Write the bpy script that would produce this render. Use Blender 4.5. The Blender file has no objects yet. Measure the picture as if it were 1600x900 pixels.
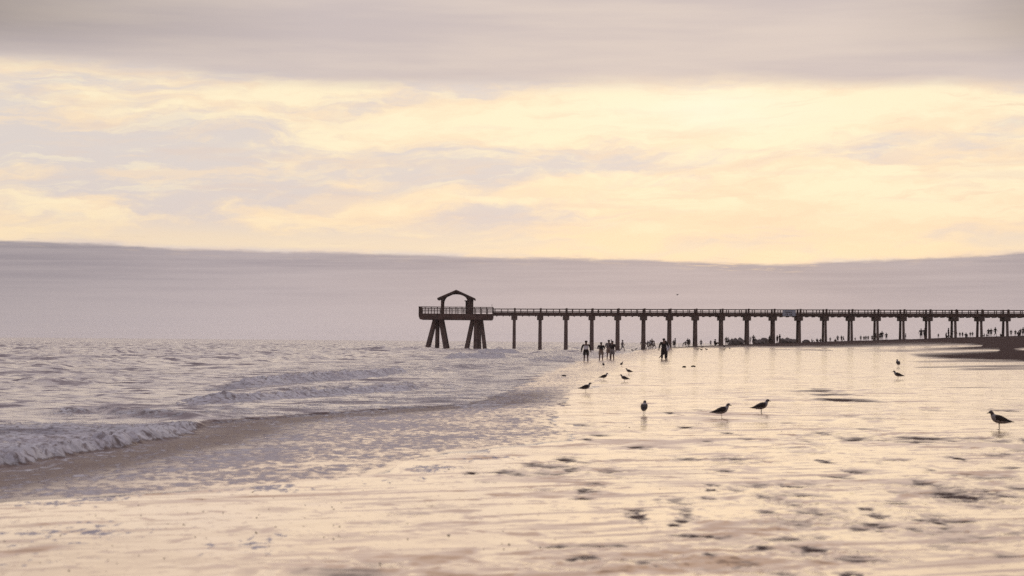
import bpy, bmesh, math, random
import numpy as np
from mathutils import Vector, Matrix, Euler

random.seed(7)
scene = bpy.context.scene
col = scene.collection
F, H, ROLL, HOR = 2975.0, 1.64, 0.0082, 83.0      # focal length in photo pixels, eye height, camera roll, horizon below centre
DP = 375.0                                         # distance of the pier
PM = F / DP                                        # photo pixels per metre at the pier
R = math.radians

# ------------------------------------------------------------------ noise in numpy
def _hash(ix, iy, seed):
    n = (ix * 374761393 + iy * 668265263 + seed * 1274126177) & 0xFFFFFFFF
    n = ((n ^ (n >> 13)) * 1274126177) & 0xFFFFFFFF
    n = ((n ^ (n >> 16)) * 2246822519) & 0xFFFFFFFF
    return (n ^ (n >> 15)) & 0xFFFFFFFF

def pnoise(x, y, seed=0):
    x = np.asarray(x, float); y = np.asarray(y, float)
    x0 = np.floor(x); y0 = np.floor(y); fx = x - x0; fy = y - y0
    ix = x0.astype(np.int64); iy = y0.astype(np.int64)
    ux = fx * fx * fx * (fx * (fx * 6 - 15) + 10); uy = fy * fy * fy * (fy * (fy * 6 - 15) + 10)
    def g(a, b):
        h = _hash(ix + a, iy + b, seed) * (2 * math.pi / 4294967296.0)
        return np.cos(h) * (fx - a) + np.sin(h) * (fy - b)
    n0 = g(0, 0) * (1 - ux) + g(1, 0) * ux
    n1 = g(0, 1) * (1 - ux) + g(1, 1) * ux
    return (n0 * (1 - uy) + n1 * uy) * 1.5

def fbm(x, y, seed=0, oct=4, gain=0.5, lac=2.03):
    s = 0; a = 1
    for k in range(oct):
        s = s + a * pnoise(x, y, seed + k * 17); a *= gain; x = x * lac + 3.1; y = y * lac + 1.7
    return s

def sstep(a, b, x):
    t = np.clip((np.asarray(x, float) - a) / (b - a), 0, 1)
    return t * t * (3 - 2 * t)

# ------------------------------------------------------------------ photo pixel -> direction / ground
def ray(px, py):
    dx, dy = px - 800.0, py - 450.0
    c = 1 / math.sqrt(1 + ROLL * ROLL); s = ROLL * c
    xr, yr = dx * c + dy * s, -dx * s + dy * c
    return xr / F, (HOR - yr) / F                  # tan of azimuth, tan of elevation (per metre of Y)

def flat(px, py):
    a, e = ray(px, py)
    Y = H / max(-e, 1e-4)
    return a * Y, Y

def curve_of_y(pts):
    w = sorted((flat(*p) for p in pts), key=lambda q: q[1])
    ys = np.array([q[1] for q in w]); xs = np.array([q[0] for q in w])
    return lambda Y: np.interp(Y, ys, xs)

# edge of the thin swash and edge of the thick water, both read along the shore
XS2 = curve_of_y([(-260, 860), (-90, 800), (0, 783), (150, 775), (300, 765), (500, 752), (600, 744), (640, 726), (700, 708), (800, 697), (900, 688),
                  (885, 671), (860, 655), (872, 640), (895, 620), (925, 602), (955, 585), (985, 570), (1015, 558), (1042, 550), (1060, 545)])
XS1 = curve_of_y([(-200, 765), (-60, 740), (0, 727), (100, 711), (200, 694), (300, 671), (345, 658), (400, 652), (480, 647), (560, 641), (620, 637), (690, 634),
                  (745, 629), (800, 611), (832, 592), (865, 577), (905, 565), (965, 554), (1015, 547), (1046, 542.5)])

ZP_PX = np.array([900, 985, 1060, 1130, 1290, 1440, 1550, 1620, 1800, 2400, 3200])
ZP_Z = np.array([-0.6, 0.08, 0.75, 1.22, 2.08, 2.78, 3.38, 3.62, 4.0, 4.4, 4.6])

PRINTS = [  # disturbed patches of sand in the foreground: photo x, y, width, height
    (835, 727, 62, 9), (815, 741, 52, 9), (788, 738, 48, 9), (886, 718, 38, 8), (893, 734, 40, 9), (737, 739, 26, 6), (862, 731, 34, 7), (909, 767, 26, 9),
    (910, 779, 34, 5), (995, 809, 34, 15), (992, 798, 44, 7), (1067, 797, 34, 12), (1075, 807, 26, 12), (1062, 815, 36, 8), (1052, 822, 22, 6),
    (1106, 780, 30, 6), (1110, 766, 22, 6), (1112, 757, 26, 6), (1186, 775, 28, 9), (1196, 801, 40, 10), (1250, 825, 50, 10), (1276, 803, 26, 11),
    (1282, 813, 30, 6), (1352, 796, 34, 7), (1366, 806, 40, 10), (1362, 821, 58, 11), (1346, 829, 44, 7), (1452, 815, 42, 15), (1424, 829, 40, 8),
    (1266, 861, 52, 14), (1186, 858, 44, 10), (1106, 869, 40, 10), (940, 855, 90, 5), (872, 856, 62, 5), (1160, 882, 60, 12), (1010, 881, 66, 10),
    (912, 874, 56, 9), (1340, 875, 90, 10), (1482, 776, 84, 13), (1400, 786, 60, 10), (1331, 737, 32, 6), (1286, 721, 28, 7), (1291, 680, 28, 6),
    (1072, 716, 44, 6), (1492, 717, 28, 7), (1222, 896, 60, 9), (1322, 896, 46, 8), (545, 898, 250, 34), (1106, 690, 24, 6), (1164, 686, 30, 6),
    (1070, 667, 30, 5), (1135, 677, 26, 5), (1048, 645, 26, 5), (1000, 698, 50, 5), (1540, 745, 90, 9), (1460, 686, 150, 10), (1420, 690, 90, 9),
    (1515, 777, 70, 8), (1320, 625, 120, 6), (1275, 610, 110, 6), (1570, 641, 60, 5), (1135, 735, 34, 5), (1230, 845, 70, 7), (1090, 840, 70, 6), (1140, 852, 120, 24, .38), (1010, 872, 150, 20, .36), (1110, 888, 170, 18, .36), (1255, 868, 110, 14, .4), (910, 884, 120, 16, .34),
    (1340, 862, 90, 10, .45), (1500, 830, 130, 10, .4), (1430, 756, 110, 8, .45), (640, 802, 70, 6, .5), (690, 790, 60, 5, .5), (600, 818, 60, 6, .45), (545, 838, 80, 6, .4),
    (1240, 700, 60, 4, .6), (1370, 655, 70, 4, .6), (1330, 650, 40, 4, .6), (1100, 640, 44, 3, .7), (1230, 660, 50, 3, .6), (1460, 640, 70, 4, .6), (1560, 690, 80, 7, .6),
    (1505, 605, 130, 3, .7), (1300, 617, 140, 4, .8), (1060, 700, 60, 4, .6), (960, 718, 40, 4, .6), (980, 735, 50, 5, .6), (850, 765, 60, 5, .5), (760, 752, 50, 5, .6)]

_r = random.Random(23)
for _k in range(92):                               # more small marks, in loose diagonal trails
    if _k % 4 == 0: _bx, _by = _r.uniform(860, 1560), _r.uniform(665, 885)
    _q = (_by - 530) / 300.0
    _bx += _r.uniform(18, 60) * _q * _r.choice((1, 1, -0.6)); _by -= _r.uniform(4, 20) * _q
    PRINTS.append((_bx, _by, _r.uniform(24, 66) * (0.45 + _q), _r.uniform(4, 9) * (0.35 + _q), _r.uniform(0.4, 0.85)))

def zsand(X, Y, detail=True):
    X = np.asarray(X, float); Y = np.asarray(Y, float)
    Yc = np.maximum(Y, 5.0)
    d2 = XS2(Yc) - X                                                  # + on the sea side of the swash edge
    d1 = XS1(Yc) - X
    z = -0.010 * np.maximum(d2, 0) - 0.035 * np.maximum(d1, 0)
    z = np.maximum(z, -2.2)
    px = 800 + X / Yc * F
    zp = np.interp(px, ZP_PX, ZP_Z)
    t = np.clip((Yc - 150.0) / (DP - 150.0), 0, 1)
    g = t * t
    berm = np.maximum(zp, 0) * g
    far = H + (zp - H) * Yc / DP - 0.10 - 0.0009 * (Yc - DP)           # the beach goes on behind the pier
    far = np.where(zp < 1.35, np.maximum(zp, 0) - (Yc - DP) * 0.02, far)
    berm = np.where(Yc > DP, np.minimum(far, 8.0), berm)
    berm = berm - sstep(640, 800, Yc) * (berm + 1.5)
    left = np.where((Yc > DP + 5) & (zp < 0.4), -(Yc - DP - 5) * 0.02, 0)
    z = z + np.where(zp > 0, berm, 0) + np.maximum(left, -1.5)
    if detail:
        dry = sstep(0.1, 0.6, berm)
        wet = sstep(0.5, -0.6, d2) if False else 1.0 - sstep(-0.4, 1.2, d2)
        # long low undulations running along the shore, drained ridges and small ripples
        z = z + wet * (0.016 * fbm(X / 7.5 + Y / 60, Y / 9.0, 3, 3) + 0.0055 * fbm(X / 1.2, Y / 1.5, 11, 4)) + 0.05 * dry * fbm(X / 3.5, Y / 3.0, 21, 4)
    return z

def patch_field(X, Y):
    """0..1: sand churned by feet and drained ridges."""
    m = np.zeros_like(X); dz = np.zeros_like(X)
    for (px, py, w, h, *sv) in PRINTS:
        x0, y0 = flat(px, py)
        rx = 0.5 * w * y0 / F
        ry = 0.5 * h * y0 * y0 / (F * H)
        sel = (np.abs(X - x0) < 3 * rx) & (np.abs(Y - y0) < 3 * ry)
        if not sel.any(): continue
        xs, ys = X[sel], Y[sel]
        wob = 1.0 + 0.7 * fbm(xs / (rx * 0.8), ys / (ry * 0.55), int(px) % 97, 3)
        q = np.sqrt(((xs - x0) / rx) ** 2 + ((ys - y0) / ry) ** 2) / np.maximum(wob, 0.25)
        st = sv[0] if sv else 0.72 + 0.48 * ((px * 7919 + py * 104729) % 101) / 100.0
        k = st * np.exp(-q ** 2 * 1.0) * (0.72 + 0.55 * fbm(xs / (rx * 1.6), ys / (ry * 0.28), int(py) % 89, 2))
        m[sel] = np.maximum(m[sel], k)
        dep = min(0.028, 0.05 * rx)
        dz[sel] += dep * (-1.0 * np.exp(-q ** 2 * 1.6) + 0.5 * np.exp(-(q - 1.35) ** 2 * 4))
    return m, dz

def at(px, py):
    """first point of the sand or water seen through a photo pixel"""
    a, e = ray(px, py)
    Y = np.concatenate([np.arange(10, 120, 0.1), np.arange(120, 640, 0.5)])
    g = np.maximum(zsand(a * Y, Y, False), np.where(XS1(Y) > a * Y, 0.0, -9))
    below = (H + e * Y) <= g
    i = int(np.argmax(below)) if below.any() else len(Y) - 1
    return float(a * Y[i]), float(Y[i]), float(g[i])

def ground(X, Y):
    g = float(zsand(np.array([X]), np.array([Y]))[0])
    return g

# ------------------------------------------------------------------ node helpers
class V_:
    def __init__(s, nt, sock): s.nt, s.s = nt, sock
    def _m(s, op, *a):
        n = s.nt.nodes.new('ShaderNodeMath'); n.operation = op
        for i, v in enumerate((s,) + a):
            if isinstance(v, V_): s.nt.links.new(v.s, n.inputs[i])
            else: n.inputs[i].default_value = v
        return V_(s.nt, n.outputs[0])
    def __add__(s, o): return s._m('ADD', o)
    __radd__ = __add__
    def __sub__(s, o): return s._m('SUBTRACT', o)
    def __rsub__(s, o): return (s * -1.0) + o
    def __mul__(s, o): return s._m('MULTIPLY', o)
    __rmul__ = __mul__
    def __truediv__(s, o): return s._m('DIVIDE', o)
    def mn(s, o): return s._m('MINIMUM', o)
    def mx(s, o): return s._m('MAXIMUM', o)
    def abs(s): return s._m('ABSOLUTE')
    def pow(s, o): return s._m('POWER', o)
    def step(s, a, b, lo=0.0, hi=1.0):
        n = s.nt.nodes.new('ShaderNodeMapRange'); n.interpolation_type = 'SMOOTHSTEP'; n.clamp = True
        for nm, v in (('Value', s), ('From Min', a), ('From Max', b), ('To Min', lo), ('To Max', hi)):
            if isinstance(v, V_): s.nt.links.new(v.s, n.inputs[nm])
            else: n.inputs[nm].default_value = v
        return V_(s.nt, n.outputs[0])

def link(nt, v, sock):
    if isinstance(v, V_): nt.links.new(v.s, sock)
    elif isinstance(v, (tuple, list)): sock.default_value = tuple(v) + ((1.0,) if len(v) == 3 and len(sock.default_value) == 4 else ())
    else: sock.default_value = v

def xyz(nt, x, y, z):
    n = nt.nodes.new('ShaderNodeCombineXYZ')
    for i, v in enumerate((x, y, z)): link(nt, v, n.inputs[i])
    return V_(nt, n.outputs[0])

def sep(nt, v):
    n = nt.nodes.new('ShaderNodeSeparateXYZ'); nt.links.new(v.s, n.inputs[0])
    return [V_(nt, o) for o in n.outputs]

def noise(nt, vec, scale=1.0, detail=4.0, rough=0.5, dist=0.0):
    n = nt.nodes.new('ShaderNodeTexNoise'); n.noise_dimensions = '3D'
    nt.links.new(vec.s, n.inputs['Vector'])
    n.inputs['Scale'].default_value = scale; n.inputs['Detail'].default_value = detail
    n.inputs['Roughness'].default_value = rough; n.inputs['Distortion'].default_value = dist
    return V_(nt, n.outputs[0])

def cmix(nt, f, a, b):
    n = nt.nodes.new('ShaderNodeMix'); n.data_type = 'RGBA'
    link(nt, f, n.inputs[0]); link(nt, a, n.inputs[6]); link(nt, b, n.inputs[7])
    return V_(nt, n.outputs[2])

def ramp(nt, v, pts):
    n = nt.nodes.new('ShaderNodeValToRGB'); nt.links.new(v.s, n.inputs[0])
    cr = n.color_ramp
    while len(cr.elements) < len(pts): cr.elements.new(0.5)
    for e, (p, c) in zip(cr.elements, pts):
        e.position = p; e.color = (c, c, c, 1) if not isinstance(c, tuple) else c + (1,)
    return V_(nt, n.outputs[0])

def srgb(*c):
    return tuple(((v / 255) / 12.92 if v / 255 <= 0.04045 else ((v / 255 + 0.055) / 1.055) ** 2.4) for v in c)

def attr(nt, name):
    n = nt.nodes.new('ShaderNodeAttribute'); n.attribute_name = name
    return V_(nt, n.outputs['Fac'])

def geo_pos(nt):
    n = nt.nodes.new('ShaderNodeNewGeometry'); return V_(nt, n.outputs['Position'])

def bump(nt, height, strength, dist, normal=None):
    n = nt.nodes.new('ShaderNodeBump'); n.inputs['Strength'].default_value = strength; n.inputs['Distance'].default_value = dist
    nt.links.new(height.s, n.inputs['Height'])
    if normal: nt.links.new(normal.s, n.inputs['Normal'])
    return V_(nt, n.outputs[0])

def tilt(nt, layers, base=None, faces=()):
    """shading normal leaned by world-space noise; layers: (vector, scale, detail, kx, ky)"""
    g = nt.nodes.new('ShaderNodeNewGeometry'); acc = V_(nt, g.outputs['Normal']) if base is None else base
    for vec, scale, detail, kx, ky in layers:
        n = nt.nodes.new('ShaderNodeTexNoise'); nt.links.new(vec.s, n.inputs['Vector'])
        n.inputs['Scale'].default_value = scale; n.inputs['Detail'].default_value = detail; n.inputs['Roughness'].default_value = 0.55
        cx, cy_, cz = sep(nt, V_(nt, n.outputs['Color']))
        off = xyz(nt, (cx - 0.5) * kx, (cy_ - 0.5) * ky, 0.0)
        a = nt.nodes.new('ShaderNodeVectorMath'); a.operation = 'ADD'; nt.links.new(acc.s, a.inputs[0]); nt.links.new(off.s, a.inputs[1])
        acc = V_(nt, a.outputs[0])
    for vec, lo_, hi_, ax, ay in faces:
        k = noise(nt, vec, 1.0, 3, 0.6, 0.3).step(lo_, hi_)
        a = nt.nodes.new('ShaderNodeVectorMath'); a.operation = 'ADD'; nt.links.new(acc.s, a.inputs[0]); nt.links.new(xyz(nt, k * ax, k * ay, 0.0).s, a.inputs[1])
        acc = V_(nt, a.outputs[0])
    n = nt.nodes.new('ShaderNodeVectorMath'); n.operation = 'NORMALIZE'; nt.links.new(acc.s, n.inputs[0])
    return V_(nt, n.outputs[0])

def new_mat(name):
    m = bpy.data.materials.new(name); m.use_nodes = True
    nt = m.node_tree; p = nt.nodes['Principled BSDF']
    return m, nt, p

def mat(name, c, rough=0.7, vary=0.25, scale=6.0, spec=0.4):
    m, nt, p = new_mat(name)
    tc = V_(nt, nt.nodes.new('ShaderNodeTexCoord').outputs['Object'])
    n = noise(nt, tc, scale, 4, 0.6)
    k = n.step(0.3, 0.7)
    a = tuple(v * (1 - vary) for v in c); b = tuple(min(1, v * (1 + vary)) for v in c)
    nt.links.new(cmix(nt, k, a, b).s, p.inputs['Base Color'])
    p.inputs['Roughness'].default_value = rough
    p.inputs['Specular IOR Level'].default_value = spec
    return m

# ------------------------------------------------------------------ object helpers
def tag(o, label=None, cat=None, group=None, kind=None):
    for k, v in (('label', label), ('category', cat), ('group', group), ('kind', kind)):
        if v: o[k] = v
    return o

def empty(name, loc, rz=0.0, s=1.0):
    o = bpy.data.objects.new(name, None); col.objects.link(o)
    o.location = loc; o.rotation_euler = (0, 0, rz); o.scale = (s, s, s); o.empty_display_size = 0.3
    return o

def mesh_obj(name, me, parent=None, m=None):
    o = bpy.data.objects.new(name, me); col.objects.link(o)
    if m is not None and not me.materials: me.materials.append(m)
    o.parent = parent
    return o

class MB:
    def __init__(s): s.bm = bmesh.new()
    def box(s, x0, x1, y0, y1, z0, z1, rot=None):
        v = [s.bm.verts.new((x, y, z)) for x in (x0, x1) for y in (y0, y1) for z in (z0, z1)]
        for f in ((0, 1, 3, 2), (4, 6, 7, 5), (0, 4, 5, 1), (2, 3, 7, 6), (0, 2, 6, 4), (1, 5, 7, 3)):
            s.bm.faces.new([v[i] for i in f])
        return s
    def bar(s, a, b, w0, d0, w1=None, d1=None):
        """square bar from a to b, section width w (across) and depth d, may taper"""
        a, b = Vector(a), Vector(b); w1 = w1 or w0; d1 = d1 or d0
        t = (b - a).normalized()
        side = Vector((1, 0, 0)) if abs(t.x) < 0.9 else Vector((0, 1, 0))
        n = t.cross(side).normalized(); side = n.cross(t).normalized()
        r = []
        for p, w, d in ((a, w0, d0), (b, w1, d1)):
            r.append([s.bm.verts.new(p + side * (sx * w / 2) + n * (sy * d / 2)) for sx, sy in ((-1, -1), (1, -1), (1, 1), (-1, 1))])
        for i in range(4): s.bm.faces.new((r[0][i], r[0][(i + 1) % 4], r[1][(i + 1) % 4], r[1][i]))
        s.bm.faces.new(r[0][::-1]); s.bm.faces.new(r[1])
        return s
    def prism(s, pts, y0, y1):
        a = [s.bm.verts.new((x, y0, z)) for x, z in pts]; b = [s.bm.verts.new((x, y1, z)) for x, z in pts]
        n = len(pts)
        for i in range(n): s.bm.faces.new((a[i], a[(i + 1) % n], b[(i + 1) % n], b[i]))
        s.bm.faces.new(a[::-1]); s.bm.faces.new(b)
        return s
    def loft(s, rings, n=12):
        """rings: (centre, half width across, half height along 'up', tangent)"""
        prev = None; first = None
        for c, rw, rh, t in rings:
            c = Vector(c); t = Vector(t).normalized(); side = Vector((0, 1, 0)) if abs(t.y) < 0.9 else Vector((1, 0, 0))
            up = t.cross(side).normalized(); side = up.cross(t).normalized()
            ring = [s.bm.verts.new(c + side * (math.cos(2 * math.pi * k / n) * rw) + up * (math.sin(2 * math.pi * k / n) * rh)) for k in range(n)]
            if prev:
                for k in range(n): s.bm.faces.new((prev[k], prev[(k + 1) % n], ring[(k + 1) % n], ring[k]))
            else: first = ring
            prev = ring
        s.bm.faces.new(first[::-1]); s.bm.faces.new(prev)
        return s
    def ball(s, c, rx, ry, rz, n=12, m=8):
        mtx = Matrix.Translation(c) @ Matrix.Diagonal((rx, ry, rz, 1))
        bmesh.ops.create_uvsphere(s.bm, u_segments=n, v_segments=m, radius=1, matrix=mtx); return s
    def mesh(s, name, m=None, smooth=False, bevel=0):
        bmesh.ops.recalc_face_normals(s.bm, faces=s.bm.faces)
        if bevel: bmesh.ops.bevel(s.bm, geom=s.bm.edges[:], offset=bevel, segments=1, affect='EDGES', clamp_overlap=True)
        if smooth:
            for f in s.bm.faces: f.smooth = True
        me = bpy.data.meshes.new(name); s.bm.to_mesh(me); s.bm.free()
        if m: me.materials.append(m)
        return me
    def build(s, name, m, parent=None, smooth=False, bevel=0):
        return mesh_obj(name, s.mesh(name, m, smooth, bevel), parent)

def grid_mesh(name, X, Y, Z, attrs, keep=None):
    nr, nc = X.shape
    co = np.stack([X, Y, Z], -1).reshape(-1, 3).astype(np.float32)
    idx = np.arange(nr * nc).reshape(nr, nc)
    q = np.stack([idx[:-1, :-1], idx[:-1, 1:], idx[1:, 1:], idx[1:, :-1]], -1).reshape(-1, 4)
    if keep is not None:
        k = (keep[:-1, :-1] | keep[:-1, 1:] | keep[1:, 1:] | keep[1:, :-1]).reshape(-1)
        q = q[k]
        used = np.zeros(len(co), bool); used[q.reshape(-1)] = True
        remap = np.cumsum(used) - 1
        co = co[used]; q = remap[q]
    else: used = np.ones(len(co), bool)
    me = bpy.data.meshes.new(name)
    me.vertices.add(len(co)); me.vertices.foreach_set('co', co.reshape(-1))
    me.loops.add(len(q) * 4); me.loops.foreach_set('vertex_index', q.reshape(-1).astype(np.int32))
    me.polygons.add(len(q)); me.polygons.foreach_set('loop_start', np.arange(0, len(q) * 4, 4, dtype=np.int32))
    me.polygons.foreach_set('use_smooth', np.ones(len(q), bool))
    for nm, a in attrs.items():
        at_ = me.attributes.new(nm, 'FLOAT', 'POINT'); at_.data.foreach_set('value', a.reshape(-1)[used].astype(np.float32))
    me.update(calc_edges=True); me.validate()
    return me

# ------------------------------------------------------------------ camera
cam = bpy.data.cameras.new('camera'); co = bpy.data.objects.new('camera', cam); col.objects.link(co)
cam.sensor_width = 36.0; cam.lens = F / 1600 * 36.0
cam.clip_start = 0.1; cam.clip_end = 30000
co.location = (0, 0, H)
co.rotation_euler = (Euler((R(90) + math.atan(HOR / F), 0, 0)).to_matrix() @ Matrix.Rotation(math.atan(ROLL), 3, 'Z')).to_euler()
cam.dof.use_dof = True; cam.dof.focus_distance = 130.0; cam.dof.aperture_fstop = 2.8
scene.camera = co

# ------------------------------------------------------------------ world: clear dusk air plus cloud banks laid out by bearing and elevation
SUN_AZ, SUN_EL = R(5.6), R(7.0)
w = bpy.data.worlds.new('World'); scene.world = w; w.use_nodes = True
nt = w.node_tree; bg = nt.nodes['Background']
D = V_(nt, nt.nodes.new('ShaderNodeTexCoord').outputs['Generated'])
x, y, z = sep(nt, D)
U = x._m('ARCTAN2', y) * F                      # bearing, 2975 units per radian
V = z.mx(-1.0).mn(1.0)._m('ARCSINE') * F           # elevation in the same units
def nz(su, sv, seed, detail=5, rough=0.55, dist=0.0):
    return noise(nt, xyz(nt, U / su + seed * 7.3, V / sv + seed * 3.1, seed * 1.7), 1.0, detail, rough, dist)
un = (U + 1000) / 2000
def prof(pts): return ramp(nt, un, [((p + 1000) / 2000, v / 600.0) for p, v in pts]) * 600.0
warp = nz(420, 130, 1, 4) - 0.5
warp2 = nz(120, 40, 2, 5, 0.6) - 0.5
nA = noise(nt, xyz(nt, (U + warp * 420) / 380, (V + warp * 120 + warp2 * 44 - U * 0.05) / 72, 3.3), 1.0, 7, 0.6)
nB = noise(nt, xyz(nt, (U + warp2 * 150) / 150, (V + warp2 * 60 + U * 0.10) / 38, 9.1), 1.0, 5, 0.6)
nC = noise(nt, xyz(nt, (U - warp * 250 + warp2 * 90) / 200, (V + warp2 * 55 - U * 0.07) / 40, 14.2), 1.0, 5, 0.62)
lav = srgb(221, 211, 206); peach = srgb(249, 225, 194); bright = srgb(253, 239, 206); white = srgb(255, 246, 222)
# more open grey sky to the left, more lit cloud to the right
bias = ramp(nt, un, [(0.0, 0.54), (0.12, 0.52), (0.3, 0.47), (0.45, 0.46), (0.6, 0.36), (0.8, 0.36), (1.0, 0.42)])
cl = nA.step(bias - 0.05, bias + 0.13)
midc = cmix(nt, cl, lav, peach)
glow = ((U - 290) / 430).pow(2.0) + ((V - 345) / 95).pow(2.0)
gl = (glow * -0.8)._m('EXPONENT')
hi = ((nB * 0.55 + nA * 0.6 + gl * 0.12) - 0.54).step(0.0, 0.17)
midc = cmix(nt, hi * (cl * 0.75 + 0.25), midc, bright)
fil = noise(nt, xyz(nt, (U + warp * 300 + warp2 * 60) / 210, (V + warp * 110 - U * 0.06 + warp2 * 34) / 19, 19.0), 1.0, 7, 0.62)
wisps = nC.step(0.52, 0.66) * 0.6
midc = cmix(nt, wisps, midc, peach)
gaps = (nz(260, 26, 6, 5, 0.6, 0.3)).step(0.52, 0.68) * (1.0 - gl * 0.8).mx(0.0) * 0.42
midc = cmix(nt, gaps, midc, srgb(226, 205, 192))
midc = cmix(nt, fil.step(0.52, 0.70) * (ramp(nt, un, [(0.0, 0.25), (0.5, 0.35), (0.75, 0.7), (1.0, 0.8)])), midc, srgb(240, 214, 188))
midc = cmix(nt, fil.step(0.46, 0.34) * 0.45, midc, bright)
core = ((((U - 300) / 150).pow(2.0) + ((V - 360) / 34).pow(2.0) + warp2 * 2.2) * -1.0)._m('EXPONENT')
midc = cmix(nt, core.mn(1.0) * 0.7, midc, white)
midc = cmix(nt, V.step(300.0, 130.0) * 0.45, midc, cmix(nt, cl, srgb(216, 200, 196), srgb(250, 219, 182)))
# low band over the sea
e_lo = prof([(-1000, 146), (-800, 146), (-500, 138), (-100, 132), (200, 128), (330, 124), (420, 121), (540, 126), (660, 131), (800, 138), (1000, 142)])
edge_n = (nz(260, 60, 4, 6, 0.6) - 0.5) * 15 + (nz(60, 8, 5, 5, 0.65) - 0.5) * 9
lo = (V - e_lo - edge_n).step(-2.5, 3.5)
lowtop = cmix(nt, nz(420, 28, 7, 4).step(0.35, 0.65), srgb(159, 152, 161), srgb(174, 165, 171))
lowc = cmix(nt, (V / 120.0).mx(0.0).mn(1.0), srgb(198, 187, 189), lowtop)
leftd = ramp(nt, un, [(0.0, 0.80), (0.12, 0.84), (0.3, 0.98), (0.6, 1.0), (0.85, 0.97), (0.95, 0.9), (1.0, 0.88)])
strata = noise(nt, xyz(nt, (U + warp2 * 60) / 380, (V - U * 0.012) / 9, 23.0), 1.0, 5, 0.6).step(0.40, 0.66)
lowc = cmix(nt, strata * 0.5, lowc, srgb(188, 178, 182))
wsp = noise(nt, xyz(nt, (U + warp2 * 40) / 75, (V - e_lo) / 3.2, 29.0), 1.0, 4, 0.6).step(0.60, 0.74) * nz(160, 400, 12, 2).step(0.45, 0.6) * (V - e_lo).step(0.0, 5.0) * (1.0 - (V - e_lo).step(8.0, 20.0))
glint = noise(nt, xyz(nt, (U + warp2 * 40) / 60, (V - e_lo) / 4.0, 31.0), 1.0, 4, 0.6).step(0.53, 0.64) * (V - e_lo).step(-16.0, -5.0) * ramp(nt, un, [(0.0, 0.15), (0.62, 0.15), (0.69, 1.0), (0.76, 0.15), (1.0, 0.1)])
lowc = cmix(nt, glint * 0.8, lowc, srgb(244, 214, 178))
rim = (V - e_lo - edge_n).step(0.0, 10.0) * (1.0 - (V - e_lo).step(12.0, 60.0))
midc = cmix(nt, rim * 0.55, midc, srgb(254, 230, 190))
# upper bank
e_hi = prof([(-1000, 408), (-800, 410), (-550, 406), (-300, 400), (0, 398), (350, 402), (600, 394), (800, 382), (1000, 378)])
up = (V - e_hi + (nz(320, 60, 8, 5) - 0.5) * 46).step(-16.0, 22.0)
upn = nz(500, 45, 9, 4).step(0.3, 0.7)
upc = cmix(nt, upn, srgb(199, 187, 187), srgb(215, 201, 194))
corner = ramp(nt, un, [(0.0, 0.52), (0.1, 0.60), (0.2, 0.80), (0.35, 1.0), (0.75, 1.0), (0.84, 0.88), (0.9, 0.68), (1.0, 0.55)])  # lens vignette painted into the cloud colour, darker towards the frame corners
cfac = (V - 400).step(0.0, 90.0)
# above the frame: a broken lavender overcast, greyer behind the viewer
hv = nz(900, 300, 10, 5, 0.55).step(0.3, 0.7)
highc = cmix(nt, hv, (0.50, 0.465, 0.54), (0.74, 0.685, 0.745))
backf = y.step(-0.4, 0.5, 0.55, 1.0)
def cscale(c, k):
    n = nt.nodes.new('ShaderNodeVectorMath'); n.operation = 'SCALE'; nt.links.new(c.s, n.inputs[0]); link(nt, k, n.inputs['Scale']); return V_(nt, n.outputs[0])
upc = cscale(upc, cfac * (corner - 1.0) + 1.0)
lowc = cscale(lowc, leftd)
c = cmix(nt, lo * (1.0 - wsp * 0.6), lowc, midc)
c = cmix(nt, up, c, upc)
c = cmix(nt, V.step(540.0, 1000.0), c, highc)
c = cscale(c, backf)
sky = nt.nodes.new('ShaderNodeTexSky'); sky.sky_type = 'NISHITA'; sky.sun_disc = False
sky.sun_elevation = SUN_EL; sky.sun_rotation = SUN_AZ; sky.air_density = 1.0; sky.dust_density = 2.0
STR = 0.1
c10 = cscale(c, 1.0 / STR)
final = cmix(nt, 0.985, V_(nt, sky.outputs[0]), c10)
nt.links.new(final.s, bg.inputs['Color']); bg.inputs['Strength'].default_value = STR

# ------------------------------------------------------------------ sun behind the cloud
sl = bpy.data.lights.new('sun', 'SUN'); so = bpy.data.objects.new('sun', sl); col.objects.link(so)
sl.energy = 0.5; sl.angle = R(80); sl.color = (1.0, 0.82, 0.6)
sd = Vector((math.sin(SUN_AZ) * math.cos(SUN_EL), math.cos(SUN_AZ) * math.cos(SUN_EL), math.sin(SUN_EL)))
so.rotation_euler = (-sd).to_track_quat('-Z', 'Y').to_euler(); so.location = (30, 200, 60)

# ------------------------------------------------------------------ beach
def rows(y0, y1, k, cap, far=None):
    out = [y0]
    while out[-1] < y1:
        Yv = out[-1]; d = min(k * Yv * Yv / (F * H), cap)
        if far and Yv > far: d = max(d, 0.014 * Yv)
        out.append(Yv + d)
    return np.array(out)
def cols(nin, nout, a, b):
    return np.concatenate([-np.linspace(b, a, nout, endpoint=False), np.linspace(-a, a, nin), np.linspace(a, b, nout + 1)[1:]])

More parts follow.
